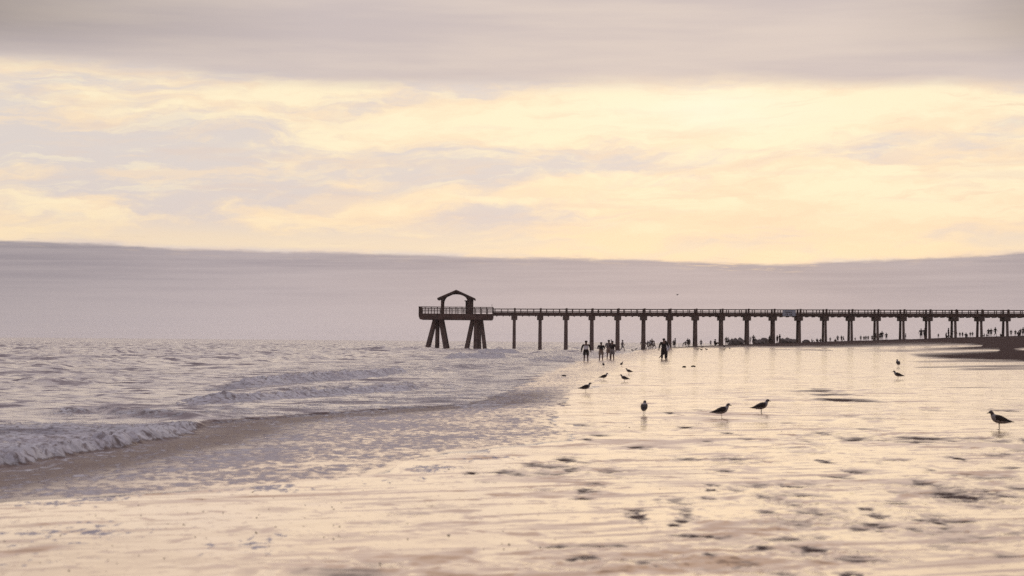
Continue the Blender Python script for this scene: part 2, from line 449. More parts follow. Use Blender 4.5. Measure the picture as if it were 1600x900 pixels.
ry = np.concatenate([np.linspace(-25, 13.5, 40), rows(13.6, 860, 1.0, 2.6)])
cu = cols(640, 60, 0.31, 1.1)
Yb = np.repeat(ry[:, None], len(cu), 1)
Xb = cu[None, :] * np.maximum(Yb + 3.0, 16.0)
Zb = zsand(Xb, Yb)
pm, pz = patch_field(Xb, Yb)
Zb = Zb + pz
pxv = 800 + Xb / np.maximum(Yb, 1) * F
hv_ = 450 + HOR + (pxv - 800) * ROLL
pyv = hv_ + (H - Zb) / np.maximum(Yb, 1) * F
streak = fbm(Xb / 22, Yb / 6.0, 41, 4); streak2 = fbm(Xb / 5, Yb / 4.0, 43, 3)
def ln(pts): return np.interp(pxv, [q[0] for q in pts], [q[1] for q in pts])
fl = ln([(1000, 541), (1060, 543.2), (1200, 542.5), (1290, 543.5), (1350, 546.5), (1400, 549.5), (1440, 558.5), (1500, 563), (1600, 566), (1800, 569)])
dryv = sstep(2.6, -2.2, pyv - fl + streak * 3.2 + streak2 * 1.4)
def band(pts):
    c_ = ln([(q[0], q[1]) for q in pts]); h_ = ln([(q[0], q[2]) for q in pts])
    return np.exp(-((pyv - c_ + streak * 1.3 + 0.5 * streak2) / np.maximum(h_ * 1.05, 0.02)) ** 2 * 0.9) * (h_ > 0.03)
for pool in ([(1190, 544.5, 1.0), (1300, 544.8, 2.2), (1420, 543.2, 3.2), (1480, 541.2, 2.2), (1535, 539.6, 0.5), (1536, 539, 0)],
             [(1340, 554, 2.5), (1420, 551.5, 2.8), (1480, 549.3, 2.3), (1560, 547.3, 1.0), (1561, 547, 0)],
             [(1585, 545.5, 0), (1600, 545.5, .6), (1640, 545, .8)]):
    dryv = dryv * (1 - band(pool))
for bar in ([(1410, 564.6, 0), (1440, 564.8, 1.0), (1620, 564.5, 1.4)], [(1420, 574, 0), (1450, 573.8, 1.0), (1620, 571, 1.8)], [(1470, 577.5, 0), (1510, 577, 1.0), (1620, 575.2, 1.5)],
            [(1180, 546.5, 0), (1250, 546.3, 0.8), (1300, 547.5, 0.5), (1301, 547, 0)]):
    dryv = np.maximum(dryv, 0.8 * band(bar))
dryv = np.maximum(dryv, sstep(350, 372, Yb) * (Xb > 22)) * (Yb > 60) * (Xb > 5)
dl = Xb - XS2(np.maximum(Yb, 5))
fleck = sstep(-0.1, 0.2, dl) * np.exp(-(np.maximum(dl - 0.3, 0) / 1.5) ** 2) * sstep(31, 26, Yb) + 0.8 * np.exp(-((Xb + 2.4 + 0.5 * fbm(Xb, Yb / 2, 91, 2)) / 1.3) ** 2 - ((Yb - 15.6) / 1.5) ** 2)
fleck *= 0.55 + 0.6 * fbm(Xb / 0.8, Yb / 1.2, 93, 3)
me = grid_mesh('beach', Xb, Yb, Zb, {'disturb': pm, 'dry': dryv, 'fleck': np.clip(fleck, 0, 1)})
m, nt, p = new_mat('wet_sand')
P = geo_pos(nt); px_, py_, pz_ = sep(nt, P)
dis = attr(nt, 'disturb'); dry = attr(nt, 'dry')
v1 = xyz(nt, px_, py_, 0.0)
n1 = noise(nt, xyz(nt, px_ / 2.6, py_ / 2.2, 0.0), 1.0, 5, 0.55, 0.4)
n2 = noise(nt, xyz(nt, px_ / 0.5, py_ / 0.6, 4.0), 1.0, 4, 0.6)
n3 = noise(nt, xyz(nt, px_ / 0.06, py_ / 0.06, 8.0), 1.0, 3, 0.6)
drain = noise(nt, xyz(nt, (px_ + py_ * 0.12) / 1.6, py_ / 1.9, 12.0), 1.0, 6, 0.6, 0.6).step(0.56, 0.74)
ex = (dis * 1.25 + drain * 0.30 + (n3 - 0.5) * 0.35 * dis.step(0.1, 0.5)).step(0.18, 0.92).mx(dry)
basec = cmix(nt, n2.step(0.3, 0.7), (0.070, 0.046, 0.040), (0.105, 0.072, 0.062))
wetc = cmix(nt, n1.step(0.3, 0.7), (0.47, 0.295, 0.160), (0.54, 0.350, 0.195))
speck = noise(nt, xyz(nt, px_ / 0.05, py_ / 0.10, 3.0), 1.0, 1, 0.5).step(0.76, 0.80)
basec = cmix(nt, dry, cmix(nt, n3.step(0.3, 0.7), (0.11, 0.080, 0.070), (0.155, 0.113, 0.098)), cmix(nt, n2.step(0.3, 0.7), (0.085, 0.059, 0.052), (0.130, 0.092, 0.080)))
colr = cmix(nt, ex, wetc, basec)
colr = cmix(nt, speck * 0.8, colr, (0.05, 0.04, 0.04))
flk = (attr(nt, 'fleck') * 0.55 + (noise(nt, xyz(nt, px_ / 0.10, py_ / 0.24, 33.0), 1.0, 3, 0.6, 0.4) - 0.5) * 1.6 - 0.42).step(0.0, 0.14) * attr(nt, 'fleck').step(0.05, 0.3)
colr = cmix(nt, flk, colr, (0.40, 0.36, 0.40))
ex = ex.mx(flk * 0.85)
nt.links.new(colr.s, p.inputs['Base Color'])
nt.links.new((ex * 0.42 + 0.14 + drain * 0.05).s, p.inputs['Roughness'])
p.inputs['IOR'].default_value = 1.6
nt.links.new(((1.0 - ex) * 0.50).s, p.inputs['Metallic'])
nt.links.new((0.80 - ex * 0.80).s, p.inputs['Specular IOR Level'])
hgt = n1 * 0.030 + n2 * 0.009 + n3 * 0.0016
bn = bump(nt, hgt, 0.24, 1.0)
sk = py_ - px_ * 0.45
nt.links.new(tilt(nt, [(xyz(nt, px_ / 0.7, py_ / 0.9, 2.0), 1.0, 3, 0.05, 0.040), (xyz(nt, px_ / 3.0, sk / 1.6, 5.0), 1.0, 5, 0.04, 0.06),
                       (xyz(nt, px_ / 20.0, py_ / 10.0, 7.0), 1.0, 3, 0.02, 0.03)], bn,
                      [(xyz(nt, px_ / 0.5, py_ / 0.5, 21.0), 0.575, 0.69, 0.02, -0.18), (xyz(nt, px_ / 1.3, sk / 1.4, 22.0), 0.585, 0.69, 0.0, -0.20),
                       (xyz(nt, px_ / 4.5, sk / 4.0, 23.0), 0.60, 0.71, 0.0, -0.15), (xyz(nt, px_ / 0.12, py_ / 0.2, 24.0), 0.59, 0.72, 0.03, -0.12),
                       (xyz(nt, px_ / 2.2, sk / 0.30, 26.0), 0.565, 0.68, 0.0, -0.15), (xyz(nt, px_ / 5.0, sk / 0.9, 27.0), 0.565, 0.68, 0.0, -0.17),
                       (xyz(nt, px_ / 12.0, sk / 3.0, 28.0), 0.60, 0.70, 0.0, -0.11), (xyz(nt, px_ / 6.0, py_ / 5.0, 29.0), 0.59, 0.70, 0.0, -0.08)]).s, p.inputs['Normal'])
tag(mesh_obj('beach', me, None, m), 'wet flat sand beach mirroring the bright evening sky', 'beach', kind='structure')

# ------------------------------------------------------------------ sea
ry = np.concatenate([np.concatenate([rows(17.5, 22, 0.7, 2.2), rows(22.05, 95, 0.36, 2.2), rows(95.8, 620, 0.7, 2.2)]), 620 * 1.013 ** np.arange(1, 190)])
cu = cols(680, 70, 0.31, 0.9)
Ys = np.repeat(ry[:, None], len(cu), 1)
Xs = cu[None, :] * (Ys + 3.0)
Zg = zsand(Xs, Ys, False)
Yc = Ys
d1 = XS1(Yc) - Xs; d2 = XS2(Yc) - Xs
d1n = d1 + (0.25 * fbm(Xs / 1.6, Ys / 3.0, 61, 4) + 0.05 * fbm(Xs * 3, Ys * 3, 62, 2)) * np.clip(Ys / 40, 0.6, 6)
d2n = d2 + (0.22 * fbm(Xs / 1.2, Ys / 2.2, 63, 4) + 0.06 * fbm(Xs * 2.2, Ys * 1.4, 64, 2)) * np.clip(Ys / 40, 0.6, 5)
farsea = sstep(DP + 10, DP + 60, Ys)
deep = np.maximum(sstep(0, 14, d1), farsea)
# waves: short chop, longer swell; all taper off at the edge
chop = 0.024 * fbm(Xs / 1.1 + Ys * 0.15, Ys / 0.9, 71, 3) * sstep(0.0, 4, d1)
mid = 0.075 * fbm(Xs / 4.5 + Ys * 0.05, Ys / 2.6, 73, 4) * deep
ridge = 1 - np.abs(fbm(Xs / 13, Ys / 9.0, 75, 3))
swell = (0.26 * (ridge ** 4 - 0.40) + 0.16 * fbm(Xs / 30, Ys / 14, 77, 4)) * np.maximum(sstep(6, 40, d1), farsea)
swell *= 1 - 0.75 * sstep(250, 1500, Ys)
lvl = chop + mid + swell
foam = np.zeros_like(Xs)
film = Zg + 0.012 * sstep(-0.15, 0.7, d2n) - 0.02 * sstep(0.2, -0.6, d2n)
# breaking crests: photo polyline, height in metres, front width, back width, foam
BREAK = [([(60, 647), (150, 645), (240, 650), (335, 656)], 0.12, 0.55, 1.6, 0.45, 0.25),
         ([(262, 629), (340, 627), (440, 621), (560, 612), (680, 606)], 0.14, 0.55, 1.8, 1.0, 1.0),
         ([(352, 602), (420, 599), (500, 593), (590, 586), (655, 579)], 0.21, 0.7, 2.6, 1.0, 1.0),
         ([(400, 611), (500, 607), (600, 604), (720, 601)], 0.08, 0.6, 2.4, 0.5, 0.5),
         ([(640, 581), (690, 577), (740, 573), (800, 570)], 0.16, 1.2, 4.0, 0.35, 0.5),
         ([(690, 560), (740, 558), (800, 558)], 0.34, 2.0, 8.0, 0.9, 1.0),
         ([(740, 552), (775, 550), (815, 551)], 0.36, 2.2, 8.0, 0.9, 1.0),
         ([(815, 566), (850, 562), (900, 559)], 0.2, 1.6, 5.0, 0.6, 0.8),
         ([(830, 553), (870, 551), (920, 550)], 0.3, 2.2, 7.0, 0.4, 0.5),
         ([(560, 546), (620, 547), (700, 548)], 0.42, 3.0, 9.0, 0.0, 0.0),
         ([(0, 600), (80, 601), (170, 597)], 0.16, 1.0, 3.0, 0.0, 0.0),
         ([(20, 572), (120, 573), (210, 569)], 0.22, 1.6, 4.0, 0.0, 0.0),
         ([(330, 566), (430, 563), (520, 560)], 0.28, 2.0, 5.0, 0.0, 0.0),
         ([(90, 553), (200, 552), (300, 550)], 0.35, 3.0, 7.0, 0.0, 0.0)]
bil = 0.55 - np.abs(fbm(Xs / 0.36, Ys / 0.30, 95, 3)); bil2 = 0.5 - np.abs(fbm(Xs / 0.13, Ys / 0.14, 96, 2))
lump = fbm(Xs * 2.4, Ys * 2.0, 81, 3); lump2 = fbm(Xs / 0.9, Ys / 0.8, 83, 3)
for pts, hh, wf, wb, fo, lm in BREAK:
    wp = [flat(*q) for q in pts]
    xs_ = np.array([q[0] for q in wp]); ys_ = np.array([q[1] for q in wp])
    # signed distance to the crest, + behind it; measured along Y for these near-frontal crests
    o = np.argsort(xs_); yc = np.interp(Xs, xs_[o], ys_[o])
    yc = yc + 0.5 * wf * fbm(Xs / (wf * 2.5), Xs * 0 + hh * 10, 85, 3)
    slope = np.abs(np.gradient(ys_[o], xs_[o])).mean(); kn = 1 / math.sqrt(1 + slope * slope)
    dist = (Ys - yc) * kn
    L = xs_.max() - xs_.min()
    endf = sstep(xs_.min() - 0.05 * L, xs_.min() + 0.15 * L, Xs) * (1 - sstep(xs_.max() - 0.2 * L, xs_.max() + 0.06 * L, Xs))
    prof_ = np.where(dist > 0, np.exp(-(dist / wb) ** 2), np.exp(-(dist / (wf * 0.55)) ** 2)) * endf
    lvl = lvl + lm * hh * prof_ * (0.35 * bil + 0.12 * bil2)
    lvl = lvl + hh * prof_ * (0.8 + 0.5 * lump2 + 0.45 * lm * lump)
    fm = fo * endf * np.where(dist > 0, np.exp(-(dist / (wb * 0.35)) ** 2), sstep(-wf * 3.2, -wf * 0.6, dist))
    foam = np.maximum(foam, fm)
# foam front of the near wave
nearf = (1 - sstep(34, 38.5, Ys))
front = np.exp(-((d1n - 0.30) / 0.34) ** 2) * nearf
lump3 = fbm(Xs * 7, Ys * 5.5, 87, 2)
front = front * np.interp(Ys, [20, 26, 36], [0.8, 0.7, 0.42])
lvl = lvl + nearf * sstep(0.0, 0.15, d1n) * (0.055 * bil + 0.022 * bil2) * (0.3 + 0.9 * np.exp(-((d1n - 0.35) / 0.6) ** 2))
lvl = lvl + front * (0.10 + 0.085 * lump + 0.05 * lump2 + 0.035 * lump3) + nearf * sstep(0, .4, d1n) * (0.03 + 0.03 * lump2 + 0.022 * lump * sstep(3.5, 0.5, d1n))
foam = np.maximum(foam, nearf * sstep(-0.02, 0.12, d1n) * (1 - 0.45 * sstep(1.2, 5.0, d1n)) * (0.95))
foam = np.maximum(foam, 0.55 * sstep(0, 0.3, d1n) * (1 - sstep(2.0, 7, d1n)) * (1 - sstep(75, 120, Ys)) * sstep(35, 41, Ys) * 0.8)
foam = np.maximum(foam, 0.7 * np.exp(-(d1n / (0.004 * Ys)) ** 2) * sstep(34, 39, Ys) * (1 - sstep(65, 115, Ys)))
foam = np.maximum(foam, 0.42 * sstep(-1, 2, d1) * (1 - sstep(8, 26, d1)) * sstep(60, 100, Ys) * (1 - sstep(280, 380, Ys)))
thin = sstep(0.0, 0.12, d2n) * (1 - sstep(-0.15, 0.15, d1n))
fade = 1 - sstep(0.0, 0.5, -d1n / 6.0 - 0.3) * 0.10
lace = thin * (0.86 - 0.20 * sstep(2.0, 0.2, d2n) + 0.30 * np.clip(fbm(Xs / 1.7, Ys / 3.2, 66, 3), -0.8, 0.9)) * fade
lace *= 1 - 0.6 * np.exp(-((d1n + 0.7) / 1.2) ** 2) * (1 - sstep(38, 55, Ys))
lace *= 1 - 0.16 * sstep(36, 60, Ys)
lace *= sstep(0.0, 0.45, d2n + 0.35 * fbm(Xs * 2.5, Ys * 1.2, 67, 3)) * (1 - 0.30 * sstep(40, 80, Ys))
foam = np.maximum(foam, lace)
turb = np.exp(-((d1n + 0.7) / 1.6) ** 2) * (1 - sstep(55, 75, Ys)) * (d1n < 0.2)
inside = sstep(-0.05, 0.25, d1n) * (1 - farsea) + farsea
Zs = film * (1 - inside) + np.maximum(lvl, film * (Ys < 60) + (-9) * (Ys >= 60)) * inside
Zs = np.where(farsea > 0.5, lvl, Zs)
Zs = np.where((d2n < -0.4) & (farsea < 0.5), Zg - 0.25, Zs)
keep = (d2n > -0.5) | (Ys > DP + 15)
me = grid_mesh('sea', Xs, Ys, Zs, {'foam': foam, 'turbid': turb, 'film': thin}, keep)
m, nt, p = new_mat('sea_water')
P = geo_pos(nt); px_, py_, pz_ = sep(nt, P)
fo = attr(nt, 'foam'); tu = attr(nt, 'turbid'); th = attr(nt, 'film')
b1 = noise(nt, xyz(nt, px_ / 1.5, py_ / 1.2, 0.0), 1.0, 5, 0.6, 0.3)
b2 = noise(nt, xyz(nt, px_ / 0.28, py_ / 0.25, 4.0), 1.0, 4, 0.65)
b3 = noise(nt, xyz(nt, px_ / 6.0, py_ / 3.4, 9.0), 1.0, 4, 0.6)
lc = noise(nt, xyz(nt, px_ / 0.20, py_ / 0.28, 7.0), 1.0, 5, 0.68, 0.8)
lc2 = noise(nt, xyz(nt, px_ / 1.4, py_ / 1.6, 17.0), 1.0, 3, 0.55, 0.4)
fine = noise(nt, xyz(nt, px_ / 0.16, py_ / 0.34, 27.0), 1.0, 3, 0.6, 0.5)
fmask = (fo * (1.0 - th * 0.12) + (lc - 0.5) * (2.6 - th * 1.4) + (fine - 0.5) * (th * 2.9) + (lc2 - 0.5) * 1.3 - 0.50).step(th * -0.10 - 0.10, th * 0.22 + 0.22)
waterc = cmix(nt, tu, (0.44, 0.37, 0.37), (0.21, 0.145, 0.13))
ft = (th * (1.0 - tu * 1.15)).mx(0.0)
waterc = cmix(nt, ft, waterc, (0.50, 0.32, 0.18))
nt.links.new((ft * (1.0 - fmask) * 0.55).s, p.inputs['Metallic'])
foamc = cmix(nt, lc2.step(0.3, 0.7), (0.58, 0.55, 0.60), (0.80, 0.78, 0.80))
lump_shade = noise(nt, xyz(nt, px_ / 0.13, py_ / 0.16, 37.0), 1.0, 4, 0.65, 0.6).step(0.36, 0.54)  # shadows between the foam lumps, painted brown into the foam colour
foamc = cmix(nt, lump_shade, (0.27, 0.225, 0.22), foamc)
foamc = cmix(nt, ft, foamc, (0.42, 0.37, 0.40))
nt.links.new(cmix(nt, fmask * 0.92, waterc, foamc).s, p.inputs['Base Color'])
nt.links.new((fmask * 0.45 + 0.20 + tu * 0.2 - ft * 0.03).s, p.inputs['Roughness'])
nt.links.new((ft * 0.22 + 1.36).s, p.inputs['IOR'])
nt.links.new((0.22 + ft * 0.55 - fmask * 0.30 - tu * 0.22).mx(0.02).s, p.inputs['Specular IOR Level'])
hgt = (b3 * 0.22 + b1 * 0.085 + b2 * 0.016) * (1.0 - th * 0.9) + fmask * 0.012 + b2 * fmask * 0.02
bn = bump(nt, hgt, 0.8, 1.0)
calm = 1.0 - th * 0.90
fk = fmask * (1.0 - th * 0.7)
nt.links.new(tilt(nt, [(xyz(nt, px_ / 0.30, py_ / 0.30, 2.0), 1.0, 3, calm * 0.35, calm * 0.55), (xyz(nt, px_ / 1.6, py_ / 1.0, 5.0), 1.0, 4, calm * 0.35, calm * 0.75),
                       (xyz(nt, px_ / 9.0, py_ / 5.0, 7.0), 1.0, 4, calm * 0.12, calm * 0.40), (xyz(nt, px_ / 0.11, py_ / 0.13, 9.0), 1.0, 3, fk * 0.9, fk * 1.3)], bn,
                      [(xyz(nt, px_ / 0.9, py_ / 0.5, 31.0), 0.53, 0.66, calm * 0.1, calm * -0.40), (xyz(nt, px_ / 2.2, py_ / 1.5, 32.0), 0.54, 0.65, calm * 0.1, calm * -0.40),
                       (xyz(nt, px_ / 4.0, py_ / 6.0, 33.0), 0.55, 0.65, calm * 0.05, calm * -0.36), (xyz(nt, px_ / 7.0, py_ / 30.0, 34.0), 0.57, 0.66, 0.0, calm * -0.20), (xyz(nt, px_ / 16.0, py_ / 60.0, 36.0), 0.58, 0.66, 0.0, calm * -0.18)]).s, p.inputs['Normal'])
tag(mesh_obj('sea', me, None, m), 'grey evening sea with small breaking waves and thin foamy swash', 'sea', kind='structure')

# ------------------------------------------------------------------ pier
wood = mat('weathered_wood', (0.112, 0.066, 0.053), 0.8, 0.3, 1.2)
conc = mat('stained_concrete', (0.172, 0.118, 0.100), 0.85, 0.3, 0.8)
X0 = (804 - 800) / PM; SP = 40.37 / PM
def bent_x(i): return X0 + SP * i
def zdeck(X): return 0.0052 * (X - X0)              # the walkway climbs a little towards the land
# photo heights -> metres (horizon at the sea end: 533)
def zh(px, py): return H + (HOR + 450 + (px - 800) * ROLL - py) / PM
pier = empty('fishing_pier', (X0, DP, 0.0))
tag(pier, 'long dark fishing pier on paired concrete columns with railed walkway reaching into the sea', 'pier')
N = 24; XR = bent_x(N - 1) + 6
def L(X): return X - X0
ztop = zh(804, 482.4); zbot = zh(804, 493.6); zcap = zh(804, 499.9)
W = 1.75
def slab(name, y0, y1, zlo, zhi, m_, parent, xa, xb):
    mb = MB(); a = [(L(xa), zdeck(xa)), (L(xb), zdeck(xb))]
    mb.prism([(a[0][0], zlo + a[0][1]), (a[1][0], zlo + a[1][1]), (a[1][0], zhi + a[1][1]), (a[0][0], zhi + a[0][1])], y0, y1)
    return mb.build(name, m_, parent)
XL = (771 - 800) / PM
zfl = zbot + 0.48
slab('walkway_deck', -W, W, zfl - 0.16, zfl, wood, pier, XL, XR)
slab('edge_beam', -W - 0.12, -W + 0.06, zbot + 0.02, zfl + 0.10, wood, pier, XL, XR)
slab('edge_beam', W - 0.06, W + 0.12, zbot + 0.02, zfl + 0.10, wood, pier, XL, XR)
mb = MB()
xj = XL + 0.7
while xj < XR:
    mb.box(L(xj) - 0.09, L(xj) + 0.09, -W + 0.1, W - 0.1, zbot - 0.12 + zdeck(xj), zfl - 0.17 + zdeck(xj)); xj += SP / 4
mb.build('floor_joists', wood, pier)
for side in (-1, 1):
    rail = slab('railing', side * W - 0.10, side * W + 0.10, ztop - 0.13, ztop, wood, pier, XL, XR)
    mid_ = slab('middle_rail', side * W - 0.04, side * W + 0.04, ztop - 0.56, ztop - 0.46, wood, rail, XL, XR)
    low_ = slab('bottom_rail', side * W - 0.04, side * W + 0.04, zfl + 0.13, zfl + 0.24, wood, rail, XL, XR)
    post = MB().box(-0.075, 0.075, -0.075, 0.075, 0, ztop - 0.13 - zfl - 0.10).mesh('railing_post', wood)
    k = 0
    for i in range(N * 4):
        X = bent_x(0) + (i - 3.0) * SP / 4
        if X < XL + 0.1 or X > XR or (side > 0 and i % 2): continue
        if k >= 99: break
        o = mesh_obj('railing_post', post, rail); o.location = (L(X), side * W, zfl + 0.10 + zdeck(X)); k += 1
capm = MB().box(-0.60, 0.60, -1.95, 1.95, -0.80, 0).mesh('pile_cap', conc, bevel=0.04)
lamp = MB().box(-0.16, 0.16, -0.16, 0.16, 0, ztop - zfl + 0.12).mesh('gate_post', wood)
for i in range(N):
    X = bent_x(i); zc = zbot + zdeck(X) - 0.0
    o = mesh_obj('pile_cap', capm, pier); o.location = (L(X), 0, zc)
    for side in (-1, 1):
        o = mesh_obj('thick_post', lamp, pier); o.location = (L(X) + 0.1, side * (W + 0.28), zfl + zdeck(X))
    pw = 0.60 - 0.20 * min(1, max(0, (i - 3) / 8))
    for side in (-1, 1):
        ya, yb = side * 1.45, side * 1.80
        zg = min(float(zsand(np.array([X]), np.array([DP + yb]), False)[0]), 0.0 if i < 5 else 9) - 0.6
        m_ = MB().bar((L(X), ya, zc - 0.8), (L(X), yb, zg), pw, pw, pw * 1.15, pw * 1.1)
        m_.build('pile', conc, pier)

# pier head: wider platform on raking piles
hx0, hx1 = (657 - 800) / PM, (771.5 - 800) / PM
hd = 7.2
zt = zh(714, 480.2); zf1 = zh(714, 490.8); zf0 = zh(714, 499.8)
MB().prism([(L(hx0), zf1), (L(hx0) + 0.05, zf0 + 0.5), (L(hx0) + 0.25, zf0), (L(hx1) - 0.35, zf0), (L(hx1) - 0.10, zf0 + 0.25), (L(hx1) - 0.02, zf1)], -hd, hd).build('platform', wood, pier)
def head_rail(xa, ya, xb, yb):
    mb = MB()
    mb.bar((L(xa), ya, zt - 0.08), (L(xb), yb, zt - 0.08), 0.2, 0.15)
    r = mb.build('railing', wood, pier)
    MB().bar((L(xa), ya, zt - 0.50), (L(xb), yb, zt - 0.50), 0.08, 0.10).build('middle_rail', wood, r)
    MB().bar((L(xa), ya, zt - 0.88), (L(xb), yb, zt - 0.88), 0.08, 0.10).build('bottom_rail', wood, r)
    n = max(2, int(math.hypot(xb - xa, yb - ya) / 1.15))
    pm_ = MB().box(-0.08, 0.08, -0.08, 0.08, 0, zt - zf1 - 0.16).mesh('railing_post', wood)
    for k in range(n + 1):
        o = mesh_obj('railing_post', pm_, r); t = k / n
        o.location = (L(xa) + (xb - xa) * t, ya + (yb - ya) * t, zf1)
e = 0.1
head_rail(hx0 + e, -hd + e, hx1 - e, -hd + e); head_rail(hx0 + e, hd - e, hx1 - e, hd - e); head_rail(hx0 + e, -hd + e, hx0 + e, hd - e)
head_rail(hx1 - e, -hd + e, hx1 - e, -W - 0.3); head_rail(hx1 - e, W + 0.3, hx1 - e, hd - e)
def rake(pa, pb, ya, yb, w_):
    xa, xb = (pa - 800) / PM, (pb - 800) / PM
    MB().bar((L(xa), ya, zf0 + 0.1), (L(xb), yb, -0.9), w_, w_ * 0.9, w_ * 1.15, w_).build('raking_pile', conc, pier)
for y_, k in ((-4.5, 1.0), (4.5, 1.0)):
    rake(680.5, 667.2, y_, y_ * 1.05, 0.56); rake(684.2, 683.6, y_ + 0.5, y_ + 0.6, 0.45); rake(690.0, 700.2, y_, y_ * 1.05, 0.80)
    rake(739.2, 728.6, y_, y_ * 1.05, 0.66); rake(752.6, 759.4, y_, y_ * 1.05, 0.58)
for j, y_ in enumerate((-5.0, -2.5, 0.0, 2.5, 5.0)):
    rake(744.5 + 0.9 * (j % 2), 744.2 + 0.8 * (j % 2), y_, y_, 0.66); rake(749.0, 749.4, y_ + 0.4, y_ + 0.4, 0.60)
# flagless short pole on the head's landward corner
MB().bar((L(hx1) - 0.25, -hd + 0.2, zt), (L(hx1) - 0.25, -hd + 0.2, zt + 0.55), 0.06, 0.06).build('corner_post', wood, pier)

# pavilion on the pier head
pv = empty('pavilion', ((714 - 800) / PM, DP, zf1))
tag(pv, 'small open pavilion with gabled roof and arched braces on the end of the pier', 'pavilion')
def q(px, py): return ((px - 714) / PM, zh(714, py) - zf1)
a, b, c_ = q(684.6, 466.6), q(714, 453.6), q(743, 466.6)
th_ = 0.34
roof = MB()
roof.prism([a, b, (b[0], b[1] - th_), (a[0] + 0.05, a[1] - th_)], -4.6, 4.6).prism([(b[0], b[1]), c_, (c_[0] - 0.05, c_[1] - th_), (b[0], b[1] - th_)], -4.6, 4.6)
roof.build('roof', wood, pv)
def arch(yc, name):
    n = 18
    xl, xr = q(690.2, 0)[0], q(739.2, 0)[0]
    il, ir = q(693.4, 0)[0], q(731.5, 0)[0]
    zs = q(0, 474.5)[1]; zk = q(0, 459.2)[1]
    inner = []
    for k in range(n + 1):
        t = math.pi * (1 - k / n)
        inner.append(((il + ir) / 2 + (ir - il) / 2 * math.cos(t), zs + (zk - zs) * math.sin(t) ** 0.85))
    def under(xv):
        s = (b[1] - a[1]) / (b[0] - a[0]); return b[1] - th_ - 0.01 - s * abs(xv)
    mb = MB()
    outer = [(xl + (xr - xl) * k / n, under(xl + (xr - xl) * k / n)) for k in range(n + 1)]
    for k in range(n):
        i0, i1, o0, o1 = inner[k], inner[k + 1], outer[k], outer[k + 1]
        mb.prism([i0, i1, (o1[0], max(o1[1], i1[1] + 0.05)), (o0[0], max(o0[1], i0[1] + 0.05))], yc - 0.18, yc + 0.18)
    mb.build('arched_brace', wood, pv)
    MB().box(xl, il, yc - 0.2, yc + 0.2, 0, under(xl) - 0.02).build('post', wood, pv)
    MB().box(ir, xr, yc - 0.2, yc + 0.2, 0, under(xr) - 0.02).build('post', wood, pv)
for yc in (-3.8, 3.8): arch(yc, 'arch')
kk = empty('kiosk', ((733.2 - 800) / PM, DP - 1.0, zf1))
tag(kk, 'narrow dark storage kiosk standing under the landward side of the pier pavilion', 'kiosk')
MB().box(-0.66, 0.66, -1.2, 1.2, 0, q(0, 470.8)[1]).build('cabinet', wood, kk)
MB().box(-0.86, 0.86, -1.4, 1.4, q(0, 470.8)[1], q(0, 469.6)[1]).build('flat_roof', wood, kk)

# sign on the railing
sx = (1231 - 800) / PM; sz = zh(1231, 489.3)
sg = empty('sign', (sx, DP - W - 0.30, sz))
tag(sg, 'pale blue rectangular sign with two short dark lines fixed to the pier railing', 'sign')
sgm = mat('faded_sign_paint', (0.46, 0.48, 0.56), 0.6, 0.08, 2.0); ltm = mat('sign_letter_paint', (0.10, 0.06, 0.05), 0.7, 0.1)
panel = MB().box(-1.28, 1.28, -0.04, 0.02, -0.60, 0.56).build('sign_panel', sgm, sg)
mb = MB()
def glyphs(mb, x0, x1, z0, z1, n, gap=0.3, seed=0):
    rr = random.Random(seed); w_ = (x1 - x0) / n
    for k in range(n):
        a_ = x0 + k * w_; b_ = a_ + w_ * (1 - gap); t = (b_ - a_) * 0.32
        mb.box(a_, a_ + t, -0.055, -0.045, z0, z1)
        mb.box(a_ + t + .002, b_, -0.055, -0.045, z1 - (z1 - z0) * 0.25, z1)
        if rr.random() < 0.7: mb.box(b_ - t, b_, -0.055, -0.045, z0, z1 - (z1 - z0) * 0.26)
        if rr.random() < 0.6: mb.box(a_ + t + .002, b_ - t - .002, -0.055, -0.045, z0 + (z1 - z0) * 0.1, z0 + (z1 - z0) * 0.35)
glyphs(mb, -0.72, 0.60, 0.00, 0.22, 8, 0.18, 1)
glyphs(mb, -0.72, -0.22, -0.46, -0.18, 2, 0.12, 2)
glyphs(mb, 0.10, 0.16, -0.50, -0.15, 1, 0.0, 3)
glyphs(mb, 0.28, 0.62, -0.46, -0.18, 2, 0.16, 4)
mb.build('lettering', ltm, panel)

# ------------------------------------------------------------------ people
skinm = mat('skin', (0.20, 0.12, 0.09), 0.6, 0.1)
CL = {'black': mat('black_cloth', (0.028, 0.022, 0.022), 0.9, 0.2), 'dark': mat('dark_cloth', (0.045, 0.033, 0.032), 0.9, 0.2),
      'brown': mat('brown_cloth', (0.09, 0.065, 0.055), 0.9, 0.2), 'grey': mat('grey_cloth', (0.24, 0.21, 0.21), 0.9, 0.15),
      'pale': mat('pale_cloth', (0.84, 0.82, 0.86), 0.9, 0.1), 'tan': mat('tan_cloth', (0.30, 0.23, 0.19), 0.9, 0.15)}
hairm = mat('dark_hair', (0.030, 0.022, 0.020), 0.7, 0.2)

